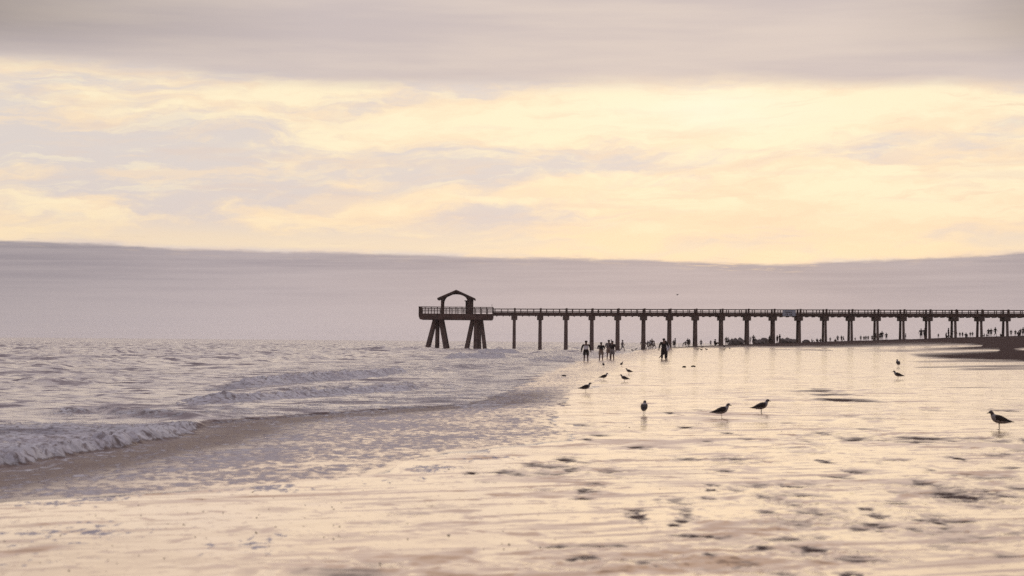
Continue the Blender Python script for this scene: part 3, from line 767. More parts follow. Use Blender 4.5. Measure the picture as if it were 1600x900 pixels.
def skin_mesh(name, chains, material, sub=1):
    """chains: list of [(co, (rx, ry)), ...]; a chain whose first point equals an existing point joins it"""
    vs, es, rs = [], [], []
    key = {}
    for ch in chains:
        prev = None
        for cpt, r in ch:
            k = tuple(round(v, 4) for v in cpt)
            if k in key: i = key[k]
            else:
                i = len(vs); vs.append(cpt); rs.append(r if isinstance(r, tuple) else (r, r)); key[k] = i
            if prev is not None and prev != i: es.append((prev, i))
            prev = i
    me = bpy.data.meshes.new(name + '_tmp'); me.from_pydata(vs, es, []); me.update()
    o = bpy.data.objects.new(name + '_tmp', me); col.objects.link(o)
    o.modifiers.new('skin', 'SKIN').use_smooth_shade = True
    if not me.skin_vertices: me.attributes
    for i, r in enumerate(rs):
        sv = me.skin_vertices[0].data[i]; sv.radius = r; sv.use_root = False
    roots = set(); # one root per connected piece
    adj = {i: [] for i in range(len(vs))}
    for a_, b_ in es: adj[a_].append(b_); adj[b_].append(a_)
    seen = set()
    for i in range(len(vs)):
        if i in seen: continue
        st = [i]; me.skin_vertices[0].data[i].use_root = True
        while st:
            j = st.pop()
            if j in seen: continue
            seen.add(j); st += adj[j]
    if sub:
        mm = o.modifiers.new('sub', 'SUBSURF'); mm.levels = sub; mm.render_levels = sub
    dg = bpy.context.evaluated_depsgraph_get(); dg.update()
    out = bpy.data.meshes.new_from_object(o.evaluated_get(dg))
    out.name = name
    for pl in out.polygons: pl.use_smooth = True
    bpy.data.objects.remove(o); bpy.data.meshes.remove(me)
    out.materials.clear(); out.materials.append(material)
    return out

# poses, facing -Y; each arm: elbow, wrist; each leg: knee, ankle (x is mirrored by side)
def pose(name):
    P_ = dict(pel=(0, 0, .94), chest=(0, 0, 1.30), neck=(0, 0, 1.47), head=(0, -.02, 1.62),
              armL=((-.27, .02, 1.15), (-.31, -.05, .90)), armR=((.27, .02, 1.15), (.31, -.05, .90)),
              legL=((-.11, -.02, .50), (-.12, .02, .07)), legR=((.11, -.02, .50), (.12, .02, .07)))
    if name == 'folded':
        P_.update(armL=((-.27, .0, 1.13), (-.06, -.19, 1.06)), armR=((.27, .0, 1.13), (.07, -.20, 1.02)))
    if name == 'walk':
        P_.update(legL=((-.10, -.20, .52), (-.10, -.24, .08)), legR=((.10, .12, .50), (.11, .38, .14)),
                  armL=((-.25, .12, 1.16), (-.27, .10, .92)), armR=((.25, -.10, 1.16), (.26, -.24, .96)))
    if name == 'reach':
        P_.update(armR=((.30, -.12, 1.42), (.16, -.16, 1.66)), armL=((-.28, -.05, 1.16), (-.24, -.22, 1.02)))
    if name == 'stoop':
        P_.update(chest=(0, -.22, 1.20), neck=(0, -.34, 1.33), head=(0, -.44, 1.44), armL=((-.22, -.36, 1.02), (-.2, -.44, .78)), armR=((.22, -.36, 1.02), (.2, -.44, .78)))
    if name == 'sit':
        P_.update(pel=(0, 0, .14), chest=(0, .06, .50), neck=(0, .03, .67), head=(0, 0, .82), armL=((-.26, .0, .36), (-.2, -.3, .36)), armR=((.26, .0, .36), (.2, -.3, .36)),
                  legL=((-.14, -.38, .46), (-.15, -.62, .07)), legR=((.14, -.38, .46), (.15, -.62, .07)))
    if name == 'kick':
        P_.update(legL=((-.13, -.02, .52), (-.36, .20, .22)), legR=((.09, -.02, .50), (.10, .02, .07)),
                  armL=((-.28, -.05, 1.15), (-.22, -.20, .98)), armR=((.28, -.05, 1.15), (.22, -.20, .98)))
    return P_
def lerp(a, b, t): return tuple(a[i] + (b[i] - a[i]) * t for i in range(3))
def dirto(a, b):
    v = Vector(b) - Vector(a); return v.normalized()

_cache = {}
def person_meshes(pname, top, bottom, sleeves='short', hat=False, near=False):
    k = (pname, top, bottom, sleeves, hat, near)
    if k in _cache: return _cache[k]
    P_ = pose(pname); out = []
    sub = 2 if near else 1
    pel, ch, nk, hd_ = P_['pel'], P_['chest'], P_['neck'], P_['head']
    wa = lerp(pel, ch, .45); dn = dirto(nk, hd_)
    crown = tuple(hd_[i] + dn[i] * .10 for i in range(3)); chin = lerp(nk, hd_, .55)
    body = [[(pel, (.155, .11)), (wa, (.135, .10)), (ch, (.165, .115)), (nk, (.06, .06)), (chin, (.068, .075)), (hd_, (.085, .10)), (crown, (.06, .07))]]
    hands = []
    for s, an, ln in ((-1, 'armL', 'legL'), (1, 'armR', 'legR')):
        sh = (ch[0] + s * .185, ch[1], ch[2] + .10); el, wr = P_[an]
        body.append([(ch, .15), (sh, .062), (el, .045), (wr, .030)])
        d = dirto(el, wr); palm = tuple(wr[i] + d[i] * .075 for i in range(3))
        body[-1].append((palm, (.034, .022)))
        if near:
            side = d.cross(Vector((0, 1, 0.2))).normalized(); nrm = side.cross(d).normalized()
            for q_, (off, ln_) in enumerate(((-.027, .062), (-.009, .076), (.009, .080), (.027, .070))):
                r0 = Vector(palm) + side * off - d * .01
                hands.append([(tuple(r0), .0095), (tuple(r0 + d * ln_ * .6 + nrm * .004), .009), (tuple(r0 + d * ln_ + nrm * .018), .0075)])
            t0 = Vector(wr) + d * .03 + side * -.02 * s
            hands.append([(tuple(t0), .011), (tuple(t0 + d * .03 - side * .03 * s), .010), (tuple(t0 + d * .062 - side * .036 * s), .008)])
        hip = (pel[0] + s * .09, pel[1], pel[2] - .06); kn, ank = P_[ln]
        toe = (ank[0] + s * .03, ank[1] - .15, ank[2] - .035)
        if pname == 'kick' and s < 0: toe = (ank[0] - .10, ank[1] + .02, ank[2] - .13)
        body.append([(pel, .15), (hip, .095), (kn, .060), (ank, .040), (toe, (.035, .026))])
    # nose
    body_m = skin_mesh('body', body + hands + ([[((hd_[0], hd_[1] - .085, hd_[2] - .01), .016), ((hd_[0], hd_[1] - .112, hd_[2] - .025), .013)]] if near else []), skinm, sub)
    out.append(('body', body_m))
    shirt = [[(tuple(pel[i] + (ch[i] - pel[i]) * .08 for i in range(3)), (.175, .135)), (wa, (.158, .125)), (ch, (.185, .135)), (lerp(ch, nk, .75), (.085, .08))]]
    for s, an in ((-1, 'armL'), (1, 'armR')):
        sh = (ch[0] + s * .185, ch[1], ch[2] + .10); el, wr = P_[an]
        c2 = [(ch, .17), (sh, .082)]
        if sleeves == 'short': c2.append((lerp(sh, el, .75), .070))
        else: c2 += [(el, .062), (lerp(el, wr, .92), .046)]
        shirt.append(c2)
    if sleeves == 'raglan':
        out.append(('shirt', skin_mesh('shirt', shirt[:1], CL[top], sub)))
        for j, c2 in enumerate(shirt[1:]): out.append(('sleeve', skin_mesh('sleeve', [[(lerp(ch, c2[1][0], .62), .088)] + c2[1:]], CL['black'], sub)))
    else: out.append(('jacket' if sleeves == 'long' else 'shirt', skin_mesh('shirt', shirt, CL[top], sub)))
    sh_ = [[(wa, (.14, .11)), (pel, (.172, .132))]]
    for s, ln in ((-1, 'legL'), (1, 'legR')):
        hip = (pel[0] + s * .09, pel[1], pel[2] - .06); kn, ank = P_[ln]
        if sleeves == 'long': sh_.append([(pel, .16), (hip, .112), (kn, .085), (lerp(kn, ank, .9), .068)])
        else: sh_.append([(pel, .16), (hip, .118), (lerp(hip, kn, 1.02), .098)])
    out.append(('trousers' if sleeves == 'long' else 'shorts', skin_mesh('shorts', sh_, CL[bottom], sub)))
    hb = MB(); hc = (hd_[0], hd_[1] + .015, hd_[2] + .035)
    hb.ball(hc, .098, .112, .088, 12, 8)
    if hat: hb.ball((hd_[0], hd_[1] - .12, hd_[2] + .055), .085, .085, .014, 12, 6)
    out.append(('cap' if hat else 'hair', hb.mesh('hair', CL['dark'] if hat else hairm, True)))
    _cache[k] = out
    return out

def person(X, Y, Z, height, face, label, pname='stand', top='dark', bottom='dark', sleeves='short', hat=False, near=False, group=None, extra=None):
    o = empty('person', (X, Y, Z), face, height / 1.75)
    if near: o.scale = (height / 1.75 * 1.24, height / 1.75 * 1.2, height / 1.75)
    else: o.scale = (height / 1.75 * 1.22, height / 1.75 * 1.22, height / 1.75)
    tag(o, label, 'person', group)
    for nm, me in person_meshes(pname, top, bottom, sleeves, hat, near): mesh_obj(nm, me, o)
    return o

def px_person(px, ytop, yfeet, label, Y=None, face=0.0, **k):
    if Y is None:
        X, Y, Z = at(px, yfeet)
        hgt = (yfeet - ytop) * Y / F
    else:                                             # nearest standing place along that sight line
        a_, e_ = ray(px, yfeet); c_ = np.arange(Y - 45, Y + 46, 1.0)
        g_ = np.maximum(zsand(a_ * c_, c_, False), np.where(c_ < DP, -0.12, -9)); Y = float(c_[np.argmin(np.abs(g_ - (H + e_ * c_)) + 0.0015 * np.abs(c_ - Y))])
        X = a_ * Y; Z = max(ground(X, Y), -0.12 if Y < DP else -9)
        hgt = H + ray(px, ytop)[1] * Y - Z
    hgt = min(2.05, max(0.55 if k.get('pname') == 'sit' else 0.85, hgt))
    if k.get('pname') == 'sit': hgt *= 1.75
    return person(X, Y, Z - 0.02, hgt, face, label, **k)

# the walkers in the shallow water
p1 = px_person(915.5, 531.5, 565, 'man in dark cap, pale shirt with dark sleeves and dark shorts wading toward the camera', near=True, top='pale', bottom='black', sleeves='raglan', hat=True)
MB().box(-0.055, 0.055, -0.150, -0.139, 1.335, 1.358).box(-0.035, 0.04, -0.150, -0.139, 1.30, 1.318).build('shirt_emblem', CL['dark'], p1)
px_person(939, 534, 563.5, 'man in dark T-shirt and tan shorts with hands folded at his belly, in the shallows', near=True, pname='folded', top='black', bottom='tan')
px_person(956.5, 532, 563, 'man in dark T-shirt and pale grey shorts standing beside a half-hidden companion in the shallows', near=True, face=R(-35), pname='stand', top='dark', bottom='grey')
px_person(951, 530.5, 561, 'person in grey shirt with raised hand, half hidden behind the man in pale shorts', near=True, face=R(20), pname='reach', top='grey', bottom='tan')
px_person(972.5, 528.5, 549, 'slim pale figure striding right beside the fifth pier column from the sea', face=R(80), pname='walk', top='grey', bottom='grey')
px_person(1037, 528, 562.5, 'person in dark jacket and trousers walking away in front of the seventh pier column', near=True, face=R(180), pname='stand', top='black', bottom='dark', sleeves='long')
px_person(1039.5, 531.5, 561, 'person in pale top close behind the dark jacketed walker, one foot kicked back', near=True, face=R(10), pname='kick', top='pale', bottom='black', sleeves='long')
bx, by, bz = at(1041, 562.5)
bag = empty('bag', (bx + 0.1, by - 0.32, 0.78)); tag(bag, 'pale bag hanging at the side of the dark jacketed walker', 'bag')
b_ = MB().loft([((0, 0, 0), .10, .06, (0, 0, 1)), ((0, 0, .10), .17, .10, (0, 0, 1)), ((0, 0, .26), .15, .09, (0, 0, 1)), ((0, 0, .38), .07, .05, (0, 0, 1))], 10).build('bag_body', CL['pale'], bag, True)
MB().bar((-.06, 0, .36), (0.0, 0, .58), .03, .02).bar((.06, 0, .36), (0.0, 0, .58), .03, .02).build('bag_strap', CL['pale'], bag)

G1 = 'people gathered under the pier'
PE = [  # px, top, feet, Y, pose, face, top colour, bottom colour, label
    (1003.5, 531, 545, 350, 'stand', 0, 'grey', 'tan', 'grey figure just left of the sixth pier column from the sea'),
    (1007, 531.5, 545.5, 348, 'stand', 30, 'pale', 'grey', 'figure in pale shirt in front of the foot of the sixth pier column'),
    (1012, 532, 545, 352, 'walk', 60, 'grey', 'grey', 'slight grey figure nearest to the right of the sixth pier column'),
    (1015.5, 531, 545, 350, 'stand', -20, 'pale', 'tan', 'pale shirted person second to the right of the sixth pier column'),
    (1018.5, 529, 544.5, 350, 'stand', 180, 'brown', 'grey', 'tallest person of the cluster right of the sixth pier column'),
    (1022, 532.5, 544.5, 350, 'walk', 90, 'grey', 'tan', 'rightmost person of the cluster right of the sixth pier column'),
    (1052.5, 531, 542, 360, 'stand', 0, 'brown', 'dark', 'brown figure touching the right edge of the seventh pier column'),
    (1054.7, 528, 541, 352, 'stand', 90, 'dark', 'dark', 'tall thin dark person standing just clear of the seventh pier column'),
    (1067, 533, 540.5, 352, 'stoop', 80, 'grey', 'grey', 'small stooping grey figure midway between the seventh and eighth pier columns'),
    (1071, 532.5, 541, 356, 'stand', 0, 'grey', 'tan', 'faint grey child next to the stooping figure between seventh and eighth pier columns'),
    (1074.5, 528.5, 541.5, 350, 'stand', -30, 'dark', 'dark', 'broad dark pair member, left one, standing before the eighth pier column'),
    (1077, 529.5, 541, 351, 'stand', 40, 'dark', 'brown', 'broad dark pair member, right one, standing before the eighth pier column'),
    (1083.5, 526.5, 540, 362, 'stand', 90, 'dark', 'dark', 'dark person leaning against the left side of the eighth pier column'),
    (1095.3, 530.5, 539, 356, 'stand', 0, 'grey', 'dark', 'short person with dark hair and grey shirt right of the eighth pier column'),
    (1110.3, 531.5, 538, 372, 'stand', 200, 'grey', 'grey', 'small grey figure leaning sideways between the eighth and ninth pier columns'),
    (1117.5, 529, 538.5, 366, 'sit', 60, 'black', 'dark', 'dark person sitting low on the sand left of the ninth pier column'),
    (1134.5, 526, 537.5, 366, 'stand', 20, 'dark', 'brown', 'dark shirted person close to the right of the ninth pier column'),
    (1137.5, 526.5, 537, 364, 'stand', -30, 'pale', 'black', 'person in pale top and black trousers right of the ninth pier column'),
    (1145.3, 526.5, 531.5, 560, 'stand', 0, 'grey', 'grey', 'far grey figure beyond the boulders, left of two heads'),
    (1150, 525, 531.5, 545, 'stand', 0, 'grey', 'grey', 'taller far grey figure beyond the boulders, beside the lower one'),
    (1163.5, 525.5, 536, 364, 'stand', 90, 'dark', 'dark', 'dark person leaning on the left side of the tenth pier column'),
    (1172, 526, 536, 363, 'stand', -90, 'dark', 'dark', 'dark person leaning on the right side of the tenth pier column'),
    (1177.2, 523, 535.8, 360, 'stand', 0, 'grey', 'black', 'person in pale grey shirt and dark trousers alone right of the tenth pier column'),
    (1202.3, 524, 535, 366, 'stand', 45, 'black', 'dark', 'dark person standing at the left of the eleventh pier column'),
    (1206, 525, 534.5, 364, 'sit', 0, 'black', 'black', 'dark person sitting at the foot of the eleventh pier column'),
    (1214.3, 523.5, 534.5, 366, 'stand', -60, 'dark', 'black', 'dark person against the right side of the eleventh pier column'),
    (1218.3, 521.8, 531.3, 395, 'reach', -70, 'brown', 'brown', 'slim person with raised arm beside the eleventh pier column'),
    (1245, 524.8, 533.5, 366, 'stand', 90, 'black', 'black', 'dark person against the left side of the twelfth pier column'),
    (1268.5, 528.8, 532.5, 372, 'sit', 90, 'black', 'black', 'leftmost of three dark people sitting low left of the thirteenth pier column'),
    (1276.5, 528, 532.8, 370, 'sit', 0, 'black', 'black', 'middle one of three dark people sitting low left of the thirteenth pier column'),
    (1282, 528.2, 532.5, 370, 'sit', -40, 'black', 'black', 'rightmost of three dark people sitting low left of the thirteenth pier column'),
    (1297, 526.8, 531.5, 470, 'stand', 0, 'dark', 'brown', 'tiny far figure first to the right of the thirteenth pier column'),
    (1305, 528.6, 531.6, 500, 'sit', 0, 'dark', 'dark', 'tiny far seated figure right of the thirteenth pier column'),
    (1308.7, 523.8, 531, 440, 'stand', 0, 'black', 'black', 'broad dark distant person midway between thirteenth and fourteenth pier columns'),
    (1314.8, 524, 531, 450, 'stand', 30, 'dark', 'dark', 'thin distant person midway between thirteenth and fourteenth pier columns'),
    (1317.8, 525, 530.8, 470, 'walk', 90, 'brown', 'brown', 'distant walking figure left of the fourteenth pier column'),
    (1336, 527, 530.4, 520, 'stand', 0, 'brown', 'brown', 'tiny far figure just right of the fourteenth pier column'),
    (1344.8, 524, 530, 440, 'stand', 0, 'black', 'black', 'first dark person of the row between fourteenth and fifteenth pier columns'),
    (1349.8, 524.6, 530, 440, 'stand', 20, 'black', 'dark', 'second dark person of the row between fourteenth and fifteenth pier columns'),
    (1352.8, 524.2, 530, 445, 'stand', -30, 'black', 'black', 'third dark person of the row between fourteenth and fifteenth pier columns'),
    (1356.3, 524.2, 529.8, 445, 'stand', 0, 'dark', 'black', 'fourth dark person of the row between fourteenth and fifteenth pier columns'),
    (1362.5, 523.4, 529.8, 430, 'stand', 0, 'black', 'black', 'fifth dark person of the row, nearest the fifteenth pier column'),
    (1368, 520, 529, 366, 'stand', 90, 'black', 'black', 'dark person against the left side of the fifteenth pier column'),
    (1374.8, 519.5, 529.4, 362, 'stand', 0, 'black', 'black', 'dark person at the right edge of the fifteenth pier column'),
    (1378, 517, 528.8, 358, 'stand', 150, 'black', 'dark', 'heavy set dark person with bag right of the fifteenth pier column'),
    (1384.8, 519.8, 528.6, 366, 'stand', 0, 'black', 'black', 'lone dark person farther right of the fifteenth pier column'),
    (1406.8, 521, 529, 364, 'stand', 90, 'black', 'black', 'dark person at the foot of the left leg of the sixteenth pier column'),
    (1415, 520.5, 528.8, 364, 'stand', -90, 'black', 'black', 'dark person at the foot of the right leg of the sixteenth pier column'),
    (1439, 511.8, 529.2, 330, 'stand', 170, 'black', 'black', 'tall dark person standing left of the seventeenth pier column, nearest the camera'),
    (1444.8, 512, 529, 332, 'stand', 20, 'dark', 'black', 'tall dark person touching the left side of the seventeenth pier column'),
    (1466, 520.8, 528, 368, 'stand', 0, 'dark', 'dark', 'short lone dark person right of the seventeenth pier column'),
    (1478.5, 519, 527.4, 364, 'sit', 90, 'black', 'black', 'dark crouched person at the knee of the tall backpack wearer'),
    (1481.8, 512, 527.4, 340, 'stand', 90, 'black', 'dark', 'tall dark backpack wearer left of the eighteenth pier column'),
    (1487.5, 512.5, 527, 344, 'reach', 90, 'black', 'black', 'tall dark person reaching, in front of the eighteenth pier column'),
    (1493, 516, 527, 350, 'stand', 0, 'dark', 'black', 'dark person between the legs of the eighteenth pier column'),
    (1499.6, 518.6, 526, 366, 'stand', 0, 'black', 'black', 'first dark person right of the eighteenth pier column'),
    (1503.8, 518.4, 525.8, 366, 'stand', 30, 'black', 'black', 'second dark person right of the eighteenth pier column'),
    (1509.3, 519, 525.8, 366, 'sit', 0, 'black', 'black', 'third dark broad person right of the eighteenth pier column'),
    (1515.8, 518.4, 525.3, 366, 'stand', 0, 'dark', 'dark', 'slim dark person, left of two, left of the nineteenth pier column'),
    (1519.3, 518.2, 525.3, 366, 'stand', 0, 'dark', 'black', 'slim dark person, right of two, left of the nineteenth pier column'),
    (1537.5, 520.5, 525, 366, 'sit', -90, 'black', 'black', 'dark person sitting at the foot of the nineteenth pier column'),
    (1541.5, 521, 524.8, 366, 'sit', 60, 'black', 'black', 'dark person sitting a step right of the nineteenth pier column'),
    (1544.3, 513.3, 524.3, 356, 'stand', 0, 'black', 'black', 'left one of two dark people standing close right of the nineteenth pier column'),
    (1548.4, 513, 524.2, 356, 'stand', 0, 'black', 'black', 'right one of two dark people standing close right of the nineteenth pier column'),
    (1555, 511, 524.2, 352, 'walk', 40, 'black', 'black', 'dark striding person midway between the last two pier columns in view'),
    (1563.5, 520.5, 524.2, 366, 'sit', 0, 'black', 'black', 'dark person sitting left of the twentieth pier column'),
    (1566.3, 511.5, 524.2, 362, 'stand', 90, 'black', 'black', 'dark person leaning on the left side of the twentieth pier column'),
    (1579.6, 515, 524.3, 358, 'stand', 0, 'black', 'black', 'dark person first to the right of the twentieth pier column'),
    (1586.3, 515.3, 524.5, 358, 'stand', 0, 'black', 'dark', 'dark person second to the right of the twentieth pier column'),
    (1591.5, 516, 525, 352, 'sit', 0, 'black', 'black', 'dark bulky seated person near the right edge of the beach'),
    (1594, 513.5, 525, 354, 'stand', 20, 'black', 'black', 'dark person in the bulky group at the right edge of the beach'),
    (1598.5, 511, 525.2, 350, 'stand', -30, 'black', 'black', 'tallest dark person of the group at the right edge of the beach')]
for (px, yt, yf, Y, pn, fc, t_, b_, lab) in PE:
    px_person(px, yt, yf, lab, Y=Y, face=R(fc), pname=pn, top=t_, bottom=b_, group=G1)

# ------------------------------------------------------------------ boulders behind the sand spit
rockm = mat('grey_rock', (0.22, 0.185, 0.17), 0.9, 0.35, 1.5)
ROCK = [(1142, 531, 8, 'small grey boulder at the left end of the low rock row'), (1148.5, 530.5, 10, 'grey boulder second from the left end of the rock row'),
        (1156, 530.2, 12, 'broad flat boulder left of the tenth pier column'), (1181, 531.5, 10, 'low grey boulder just right of the lone pale shirted person'),
        (1188, 531.5, 11, 'low dark boulder between the tenth and eleventh pier columns, left one'), (1194.5, 529.3, 12, 'tallest boulder between the tenth and eleventh pier columns'),
        (1200, 531, 9, 'rounded boulder nearest the left of the eleventh pier column'), (1222, 530.3, 10, 'boulder right of the slim person with raised arm'),
        (1229, 529.7, 12, 'broad boulder midway between eleventh and twelfth pier columns'), (1236, 531, 10, 'low boulder left of the twelfth pier column'),
        (1241.5, 530.8, 9, 'small boulder nearest the twelfth pier column'), (1260, 532, 10, 'flat low boulder right of the twelfth pier column')]
for j, (px, yt, w_, lab) in enumerate(ROCK):
    a_, e_ = ray(px, yt); Y = 396.0; X = a_ * Y; zt_ = H + e_ * Y; zg = ground(X, Y)
    hgt = max(0.5, zt_ - zg + 0.25); rx = w_ * Y / F / 2 * 1.15
    rr = random.Random(j); bmx = bmesh.new()
    bmesh.ops.create_icosphere(bmx, subdivisions=3, radius=1)
    for v in bmx.verts:
        n_ = v.co.normalized(); f_ = 1 + 0.22 * math.sin(3.1 * n_.x + j * 2.1) * math.cos(2.7 * n_.y + j) + 0.12 * math.sin(5.3 * n_.z + 4 * n_.x + j)
        v.co = Vector((n_.x * rx * f_, n_.y * rx * 0.9 * f_, n_.z * hgt * 0.62 * f_))
    mbx = MB(); mbx.bm.free(); mbx.bm = bmx
    o = mbx.build('boulder', rockm, None); o.location = (X, Y, zg + hgt * 0.42 - 0.1)
    o.rotation_euler = (0, 0, rr.random() * 0.6)
    tag(o, lab, 'boulder', 'low row of boulders behind the sand spit')

# ------------------------------------------------------------------ gulls
mantle = mat('dark_mantle_feathers', (0.050, 0.038, 0.036), 0.8, 0.3, 20); breast = mat('pale_breast_feathers', (0.36, 0.33, 0.34), 0.85, 0.15, 20)
headm = mat('grey_head_feathers', (0.14, 0.115, 0.115), 0.85, 0.2, 20)
legm = mat('dark_leg_skin', (0.05, 0.035, 0.03), 0.6, 0.1); 
def ring(lst):
    out = []
    for i, (x_, z_, rw, rh) in enumerate(lst):
        a_ = lst[max(i - 1, 0)]; b_ = lst[min(i + 1, len(lst) - 1)]
        out.append(((x_, 0, z_), rw, rh, (b_[0] - a_[0], 0, b_[1] - a_[1])))
    return out
gb = MB().loft(ring([(-.245, .214, .010, .004), (-.19, .218, .028, .012), (-.12, .228, .045, .034), (-.04, .246, .060, .056), (.04, .266, .064, .064), (.095, .287, .056, .060),
                     (.128, .318, .040, .046), (.140, .344, .031, .036)]), 14).mesh('body', breast, True)
gh = MB().loft(ring([(.139, .340, .0315, .037), (.147, .360, .031, .034), (.162, .374, .031, .031), (.182, .376, .027, .027), (.200, .369, .017, .018), (.212, .365, .009, .009)]), 14).mesh('head', headm, True)
def wing_mesh(s):
    mb = MB(); lst = [(.105, .285, .010, .020), (.075, .285, .016, .046), (.0, .268, .020, .052), (-.09, .246, .018, .040), (-.17, .228, .013, .024), (-.245, .216, .008, .011), (-.305, .207, .003, .004)]
    rr = []
    for i, (x_, z_, rw, rh) in enumerate(lst):
        a_ = lst[max(i - 1, 0)]; b_ = lst[min(i + 1, len(lst) - 1)]
        off = s * (.050 if i in (1, 2) else .040 if i in (0, 3) else .022 if i == 4 else .010)
        rr.append(((x_, off, z_ + .012), rw, rh, (b_[0] - a_[0], 0, b_[1] - a_[1])))
    return mb.loft(rr, 10).mesh('wing', mantle, True)
gw = [wing_mesh(-1), wing_mesh(1)]
gback = MB().loft(ring([(.08, .325, .030, .010), (.0, .315, .046, .014), (-.09, .285, .040, .012), (-.17, .25, .024, .008)]), 10).mesh('back', mantle, True)
gbill = MB().loft(ring([(.205, .366, .009, .010), (.235, .361, .006, .008), (.255, .353, .002, .003)]), 8).mesh('bill', legm, True)
geye = MB().ball((.185, -.0245, .380), .005, .004, .005, 8, 6).ball((.185, .0245, .380), .005, .004, .005, 8, 6).mesh('eyes', CL['black'], True)
def leg_mesh(s):
    mb = MB(); mb.loft([((-.005, s * .022, .222), .011, .011, (0, 0, -1)), ((.0, s * .022, .15), .0055, .0055, (0, 0, -1)), ((-.004, s * .022, .10), .0055, .0055, (0, 0, -1)), ((0, s * .022, .006), .005, .005, (0, 0, -1))], 8)
    for dy in (-.016, 0, .016): mb.bar((0, s * .022, .006), (.045, s * .022 + dy, .004), .008, .006, .005, .005)
    return mb.mesh('leg', legm, True)
gl_ = [leg_mesh(-1), leg_mesh(1)]
for me_ in [gb, gh, gback, gbill, geye] + gw:
    for v in me_.vertices: v.co = (v.co.x * 1.10, v.co.y * 1.38, (v.co.z - .20) * 1.38 + .138)
for me_ in gl_:
    for v in me_.vertices: v.co.z *= .80
flying_w = None
def gull(px, yfeet, hpx, face, label, legs=2, neck=True):
    X, Y, Z = at(px, yfeet)
    sc = np.clip(hpx * Y / F / 0.415, 0.75, 1.4)
    Z = max(ground(X, Y), -0.02)
    o = empty('gull', (X, Y, Z), face, float(sc)); tag(o, label, 'gull', 'gulls standing on the wet sand')
    for nm, me in [('body', gb), ('head', gh), ('wing', gw[0]), ('wing', gw[1]), ('back', gback), ('bill', gbill), ('leg', gl_[0])] + ([('leg', gl_[1])] if legs == 2 else []): mesh_obj(nm, me, o)
    return o
gull(1560, 671.5, 29.5, R(184), 'large dark backed gull facing left, nearest the camera at the far right')
gull(1127, 654, 24, R(4), 'gull facing right with bill stretched forward, left one of a matching pair', 1)
gull(1189, 646.5, 23, R(8), 'gull facing right on two legs, right one of a matching pair')
gull(1006, 649, 23.5, R(80), 'gull seen from behind with folded wings, alone below the dark jacketed walker')
gull(915, 613.5, 15.5, R(8), 'gull facing right on one leg below the man in the pale shirt', 1)
gull(943.5, 594, 9.5, R(14), 'small gull hunched and facing right between the one legged gull and the wading men')
gull(975.5, 597, 12, R(172), 'small gull facing left with tail to the right, below the fifth pier column')
gull(982.5, 584.5, 8, R(195), 'small resting gull just above and right of the left facing gull')
gull(942.8, 573.5, 7, R(100), 'tiny gull just below the man in tan shorts')
gull(971, 572.5, 7, R(60), 'tiny gull at the edge of the swash, right of the three wading men')
gull(1403, 574, 13, R(95), 'gull seen end on, farther one of two on the right flat sand')
gull(1402.5, 592.5, 13.5, R(178), 'gull facing left, nearer one of two on the right flat sand')
for px, yf, f, lab in ((988, 549, 170, 'distant dark gull with lifted tail right of the striding pale figure'), (993.5, 547.5, 10, 'distant small gull next to the lifted tail one'),
                       (1090.5, 547.5, 0, 'tiny distant gull, left one of four below the eighth pier column'), (1095.5, 548.2, 180, 'tiny distant gull, second of four below the eighth pier column'),
                       (1097.5, 544.5, 20, 'tiny distant gull, highest of four below the eighth pier column'), (1103.5, 547.6, 180, 'tiny distant gull, right one of four below the eighth pier column'),
                       (1131.5, 544, 30, 'tiny distant gull standing below the ninth pier column'), (1132, 547.5, 0, 'tiny distant gull crouched below the ninth pier column'),
                       (1140, 547, 90, 'tiny distant gull standing end on right of the ninth pier column')):
    gull(px, yf, 4, R(f), lab)
# one gull on the wing, far off above the walkway
a_, e_ = ray(1058.5, 460.3); fy_ = 420.0
fg = empty('gull', (a_ * fy_, fy_, H + e_ * fy_), R(30), 1.3); tag(fg, 'tiny gull in flight in the sky above the pier walkway', 'gull')
mesh_obj('body', gb, fg).location = (0, 0, -.25)
for s in (-1, 1):
    MB().prism([(0.08, 0), (-.06, 0), (-.08, .01), (0.05, .012)], 0, .01).bar((0, 0, .01), (0.02, s * .25, .10), .12, .015, .10, .012).bar((0.02, s * .25, .10), (-.05, s * .52, .07), .10, .012, .02, .006).build('wing', mantle, fg)

# ------------------------------------------------------------------ drift sticks, weed and shell bits
stickm = mat('wet_driftwood', (0.05, 0.038, 0.033), 0.7, 0.3)
for px, py, w_, lab in ((1069, 574, 6, 'short dark driftwood stick, left of two on the sand below the eighth pier column'), (1083, 573.3, 7, 'longer dark driftwood stick, right of two on the sand below the eighth pier column')):
    X, Y, Z = at(px, py); hw = w_ * Y / F / 2
    mb = MB().loft([((-hw, 0, .03), .02, .03, (1, 0, .1)), ((-hw * .3, .02, .05), .05, .05, (1, 0, 0)), ((hw * .4, -.02, .045), .05, .05, (1, 0, 0)), ((hw, .03, .03), .02, .03, (1, 0, -.1))], 8)
    o = mb.build('driftwood_stick', stickm, None, True); o.location = (X, Y, ground(X, Y)); tag(o, lab, 'driftwood')
X, Y, Z = at(883, 588); hw = .12
mb = MB(); 
for k in range(6): mb.ball((random.uniform(-.12, .12), random.uniform(-.3, .3), .02 + .02 * random.random()), .07, .14, .03, 8, 6)
o = mb.build('seaweed_clump', stickm, None, True); o.location = (X, Y, -0.01); tag(o, 'small dark clump of weed lying in the swash left of the gulls', 'seaweed')
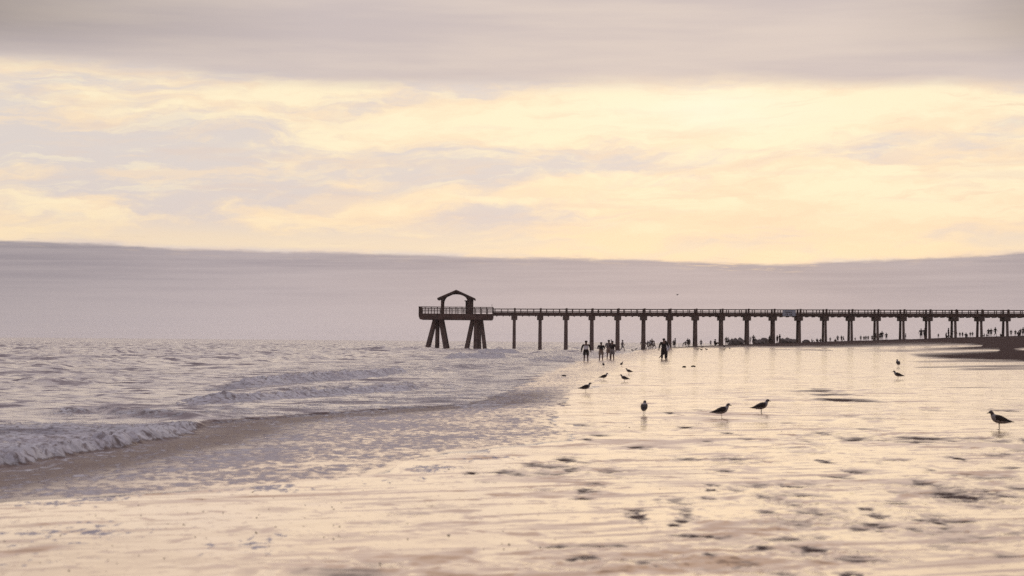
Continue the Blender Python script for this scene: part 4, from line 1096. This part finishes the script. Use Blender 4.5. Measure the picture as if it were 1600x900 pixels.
mb = MB(); rr = random.Random(5)
for k in range(170):
    py = 900 - 300 * rr.random() ** 0.75; px = rr.uniform(0, 1600)
    if rr.random() < 0.5: px, py = rr.gauss(360, 190), rr.gauss(815, 45)
    if rr.random() < 0.12: px, py = rr.gauss(880, 60), rr.gauss(857, 3)
    if py < 600 or py > 915: continue
    X, Y = flat(px, py)
    if X < float(XS2(Y)) + 0.2: continue
    s = rr.uniform(.0022, .0055) * (1 + Y / 60) * (1.6 if rr.random() < 0.06 else 1)
    zz = ground(X, Y)
    mb.ball((X, Y, zz + s * .3), s * rr.uniform(.8, 1.8), s * rr.uniform(.8, 2.2), s * .7, 6, 4)
tag(mb.build('shell_debris', stickm), 'scattered dark shell bits and grit on the wet sand', 'shell debris', kind='stuff')

# ------------------------------------------------------------------ sea air
hz = MB().box(-7200, 7200, -40, 7700, -5.8, 24).build('haze', None)
tag(hz, 'thin pale evening sea haze', 'haze', kind='stuff')
hm = bpy.data.materials.new('haze_air'); hm.use_nodes = True; nt = hm.node_tree; nt.nodes.clear()
out = nt.nodes.new('ShaderNodeOutputMaterial'); pv_ = nt.nodes.new('ShaderNodeVolumePrincipled')
pv_.inputs['Color'].default_value = (0.95, 0.92, 0.94, 1); pv_.inputs['Density'].default_value = 0.00006; pv_.inputs['Anisotropy'].default_value = 0.55
nt.links.new(pv_.outputs[0], out.inputs['Volume']); hz.data.materials.append(hm)

# ------------------------------------------------------------------ render settings
scene.render.engine = 'CYCLES'
cy = scene.cycles
cy.max_bounces = 8; cy.diffuse_bounces = 3; cy.glossy_bounces = 4; cy.volume_bounces = 2; cy.transparent_max_bounces = 8
cy.use_denoising = False; cy.caustics_reflective = False; cy.caustics_refractive = False
try: cy.denoiser = 'OPENIMAGEDENOISE'; cy.denoising_prefilter = 'ACCURATE'
except Exception: pass
scene.view_settings.view_transform = 'Standard'; scene.view_settings.look = 'None'
scene.view_settings.exposure = 0.0; scene.view_settings.gamma = 1.0
scene.view_settings.use_curve_mapping = False
